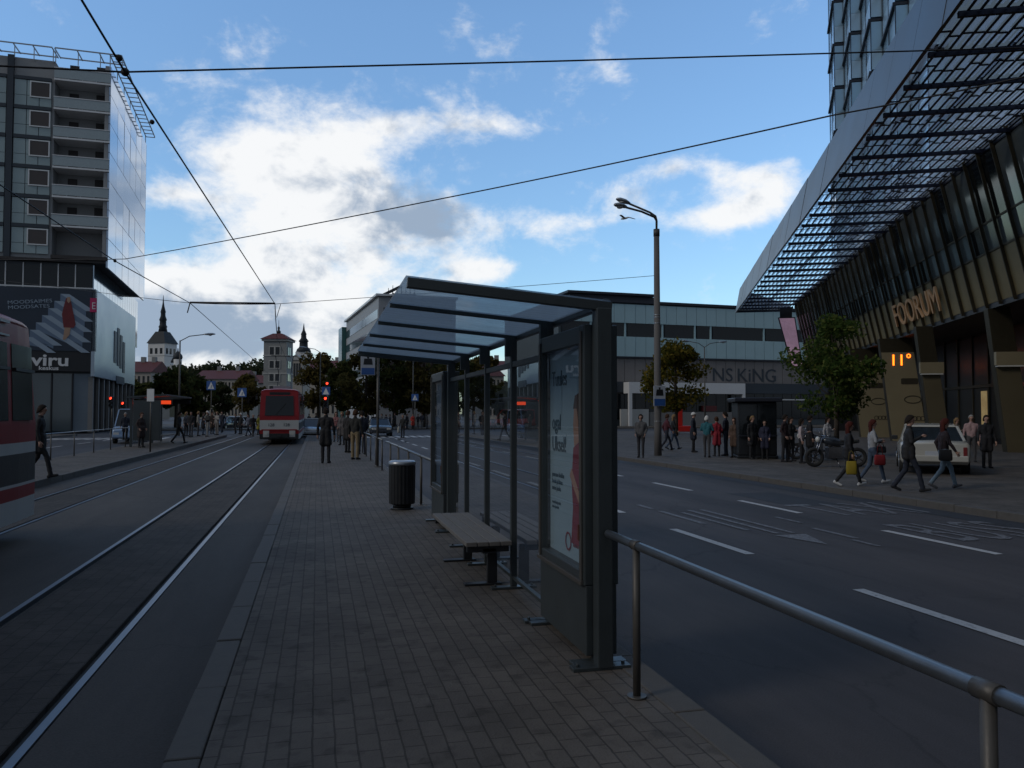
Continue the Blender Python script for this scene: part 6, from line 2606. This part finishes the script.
# waiting group by the kiosk
person('lone man in a grey top at the kerb left of the street lamp', 641, 457.6, ZP, 1.72, 200, 'm_pocket', (.085, .085, .09), (.03, .03, .035), BLK)
person('person in maroon top walking right behind the concrete lamp pole', 666.5, 450.5, ZP, 1.72, 80, 'm_walk', MAR, NAVY, BLK, ('short', 'brown'))
person('person in dark clothes with fair hair just right of the lamp pole', 673, 449.5, ZP, 1.70, 95, 'f_walk', BLK, JEAN, BLK, ('long', 'fair'))
person('tall man in a navy coat and white cap facing the group', 693.5, 452.3, ZP, 1.80, 110, 'm_coat', NAVY, BLK, BLK, ('cap', 'white'))
person('white-haired person in a dark jacket with teal back', 707, 457.3, ZP, 1.66, 25, 'm_fold', TEAL, GREY, BLK, ('short', 'white'))
person('person in a crimson jacket beside the white-haired one', 717, 456.2, ZP, 1.62, 350, 'f_coat', RED, BLK, BLK, ('bun', 'brown'))
person('tall man in dark navy behind the crimson jacket', 726, 455.8, ZP, 1.82, 300, 'm_stand', NAVY, (.04, .05, .07), BLK)
person('woman in a brown coat and dark boots at the end of the waiting row', 734.5, 457.7, ZP, 1.58, 215, 'f_coat', (.085, .05, .035), BLK, BLK, ('bun', 'brown'))
person('pale-faced person in a long dark coat leaning at the black kiosk', 752.5, 459.2, ZP, 1.66, 150, 'm_coat', BLK, BLK, BLK, ('short', 'fair'))
person('person in a dark blue coat in front of the black kiosk', 765, 459.5, ZP, 1.50, 190, 'f_coat', (.022, .024, .05), BLK, BLK, ('bun', 'dark'))
person('person in a dark maroon jacket between the kiosk and the white top', 785, 462, ZP, 1.72, 130, 'm_pocket', (.03, .016, .018), BLK, BLK, ('short', 'dark'))
person('dark figure close behind the maroon jacket', 791, 461.2, ZP, 1.62, 160, 'f_stand', BLK, BLK, BLK, ('long', 'dark'))
w5 = person('woman in a white and pink jacket under the green street tree', 801.5, 463.3, ZP, 1.58, 115, 'f_stand', (.46, .38, .38), BLK, BLK, ('long', 'dark'))
person('dark-coated person behind the white and pink jacket', 810, 461.5, ZP, 1.68, 100, 'm_coat', BLK, BLK, BLK)
person('person in a white top bending by the motorcycles', 828, 458, ZP, 1.62, 150, 'f_stand', (.40, .40, .42), BLK, BLK, ('long', 'dark'))
# behind the cream car
person('person in a pale pink jacket behind the cream car', 972, 462, ZP, 1.70, 200, 'm_stand', PINK, GREY, BLK, ('short', 'grey'))
person('fair person in beige just left of the pale pink jacket', 957, 458, ZP, 1.58, 160, 'f_stand', (.24, .19, .16), BLK, BLK, ('long', 'fair'))
person('dark-coated person at the right end of the cream car', 987, 468, ZP, 1.70, 190, 'm_coat', BLK, BLK, BLK)
# on our platform
person('man in a dark jacket walking away towards the red tram', 325.5, 463, 0, 1.78, 0, 'm_coat', (.012, .012, .014), (.016, .017, .02), BLK, ('short', 'dark'), None, True)
person('person in a dark jacket and tan trousers standing by the far railing', 355, 459.5, 0, 1.72, 20, 'm_stand', (.02, .02, .018), TAN, BLK, ('short', 'brown'), None, True)
person('dark-clothed person just left of the tan trousers', 347.5, 452.5, 0, 1.70, 40, 'm_coat', (.02, .018, .018), BLK, BLK, ('short', 'brown'))
person('person in navy half hidden right of the tan trousers', 362, 454.5, 0, 1.68, 330, 'm_pocket', NAVY, NAVY, BLK)
person('pink-topped person far down the platform behind the walking man', 336, 442, 0, 1.66, 180, 'f_stand', (.24, .10, .10), GREY, BLK, ('long', 'brown'))
person('grey-topped person far down the platform left of the tan trousers', 342, 445, 0, 1.66, 190, 'f_coat', (.10, .09, .09), BLK, BLK, ('bun', 'fair'))
# opposite platform
person('dark-suited man walking beside the close tram', 38.5, 478, 0, 1.80, 70, 'm_walkcoat', (.014, .014, .017), BLK, BLK, ('short', 'dark'), None, True)
person('dark-coated person with a grey head at the opposite railing', 125, 440.5, 0, 1.62, 150, 'm_coat', NAVY, BLK, BLK, ('short', 'grey'))
person('brown-haired person in a long dark coat before the opposite shelter', 141, 447.5, 0, 1.62, 120, 'f_coat', (.03, .02, .02), BLK, BLK, ('bun', 'brown'))
person('slim dark figure stepping out under the red lit display', 178.5, 443.5, 0, 1.66, 90, 'm_walk', BLK, BLK, BLK)
for px, py, h_, top, tr_, pose, hr, lab in (
        (186, 436, 1.68, (.10, .10, .11), BLK, 'f_stand', ('long', 'fair'), 'person in a grey jacket right of the red lit display'),
        (191, 437, 1.7, BLK, GREY, 'm_pocket', ('short', 'dark'), 'dark jacketed person beside the grey jacket at the opposite shelter'),
        (198, 436, 1.72, (.24, .23, .21), GREY, 'm_stand', ('short', 'fair'), 'person in a light beige jacket on the opposite platform'),
        (203, 435, 1.66, BLK, JEAN, 'f_coat', ('bun', 'dark'), 'person in a black coat right of the beige jacket'),
        (207.5, 436.5, 1.74, (.03, .03, .03), (.22, .22, .22), 'm_fold', ('short', 'white'), 'pale-haired person in black with light trousers'),
        (212, 434, 1.68, BRN, BLK, 'f_coat', ('long', 'brown'), 'person in a brown coat under the blue crossing sign'),
        (217, 435, 1.70, (.28, .26, .24), (.20, .18, .16), 'f_stand', ('bun', 'fair'), 'person in cream clothes right of the brown coat'),
        (222, 433, 1.74, NAVY, NAVY, 'm_walk', ('short', 'dark'), 'navy-clad person at the right end of the opposite platform crowd')):
    person(lab, px, py, 0, h_, random.Random(px).uniform(60, 220), pose, top, tr_, BLK, hr, 'people waiting on the opposite platform')
for px, py, h_, top, tr_, pose, hr, lab in (
        (235.5, 434, 1.70, NAVY, BLK, 'm_walk', ('short', 'dark'), 'navy-coated pedestrian crossing the tracks, the furthest from the tram'),
        (240.5, 434, 1.74, BLK, BLK, 'm_coat', ('short', 'white'), 'white-haired pedestrian in black crossing the tracks'),
        (248.5, 436, 1.68, (.10, .11, .15), NAVY, 'f_walk', ('long', 'dark'), 'pedestrian in a grey-blue jacket crossing the tracks'),
        (253, 436, 1.66, BLK, GREY, 'm_walkcoat', ('short', 'grey'), 'dark-coated pedestrian between the grey-blue and yellow ones'),
        (258.5, 435, 1.62, (.30, .26, .03), BLK, 'f_coat', ('long', 'brown'), 'pedestrian in a yellow-green jacket beside the red tram')):
    person(lab, px, py, ZT, h_, random.Random(px).uniform(60, 220), pose, top, tr_, BLK, hr, 'pedestrians crossing the tracks by the tram')
# the far crossing
w6 = person('dark pedestrian with a white bag standing on the road beyond the bin', 402.8, 437.5, ZR, 1.74, 200, 'm_stand', (.018, .02, .02), BLK, BLK, ('short', 'fair'))
bag('white bag hanging from the pedestrian on the road', w6, (.30, .06, .86), .34, .50, .14, (.50, .50, .46))
person('pedestrian in a bright red coat beyond the road near the shelter end', 412.8, 430, ZP, 1.70, 160, 'f_coat', (.36, .03, .02), BLK, BLK, ('bun', 'dark'))
rnd = random.Random(21)
poses = list(POSES)
FARLAB = 'small dark-clothed figure in the far crowd under the dark trees'
for k, px in enumerate((368, 373, 377, 382, 386, 390, 395, 407, 418, 422, 427, 432, 300, 309, 316)):
    person(FARLAB, px, 428.5 + rnd.uniform(-1, 1.0), ZP, rnd.uniform(1.58, 1.8), rnd.uniform(0, 360), rnd.choice(poses), rnd.choice([BLK, NAVY, GREY, BLK]), rnd.choice([BLK, NAVY, GREY]), BLK,
           (rnd.choice(['short', 'long', 'bun']), rnd.choice(['dark', 'brown', 'dark'])), 'figures of the far crowd')
for k, (px, top, lab) in enumerate(((470, NAVY, 'navy figure on the far pavement seen through the first shelter pane'), (484, BRN, 'brown-coated figure seen through the shelter glass'),
                                    (493, (.30, .28, .26), 'pale-jacketed figure seen through the shelter glass'), (505, BLK, 'black-coated figure before the red van'), (530, GREY, 'grey figure on the far pavement beside the near poster case'))):
    person(lab, px, 431, ZP, 1.7, 170, poses[k * 2], top, BLK, BLK, ('short', 'dark'))
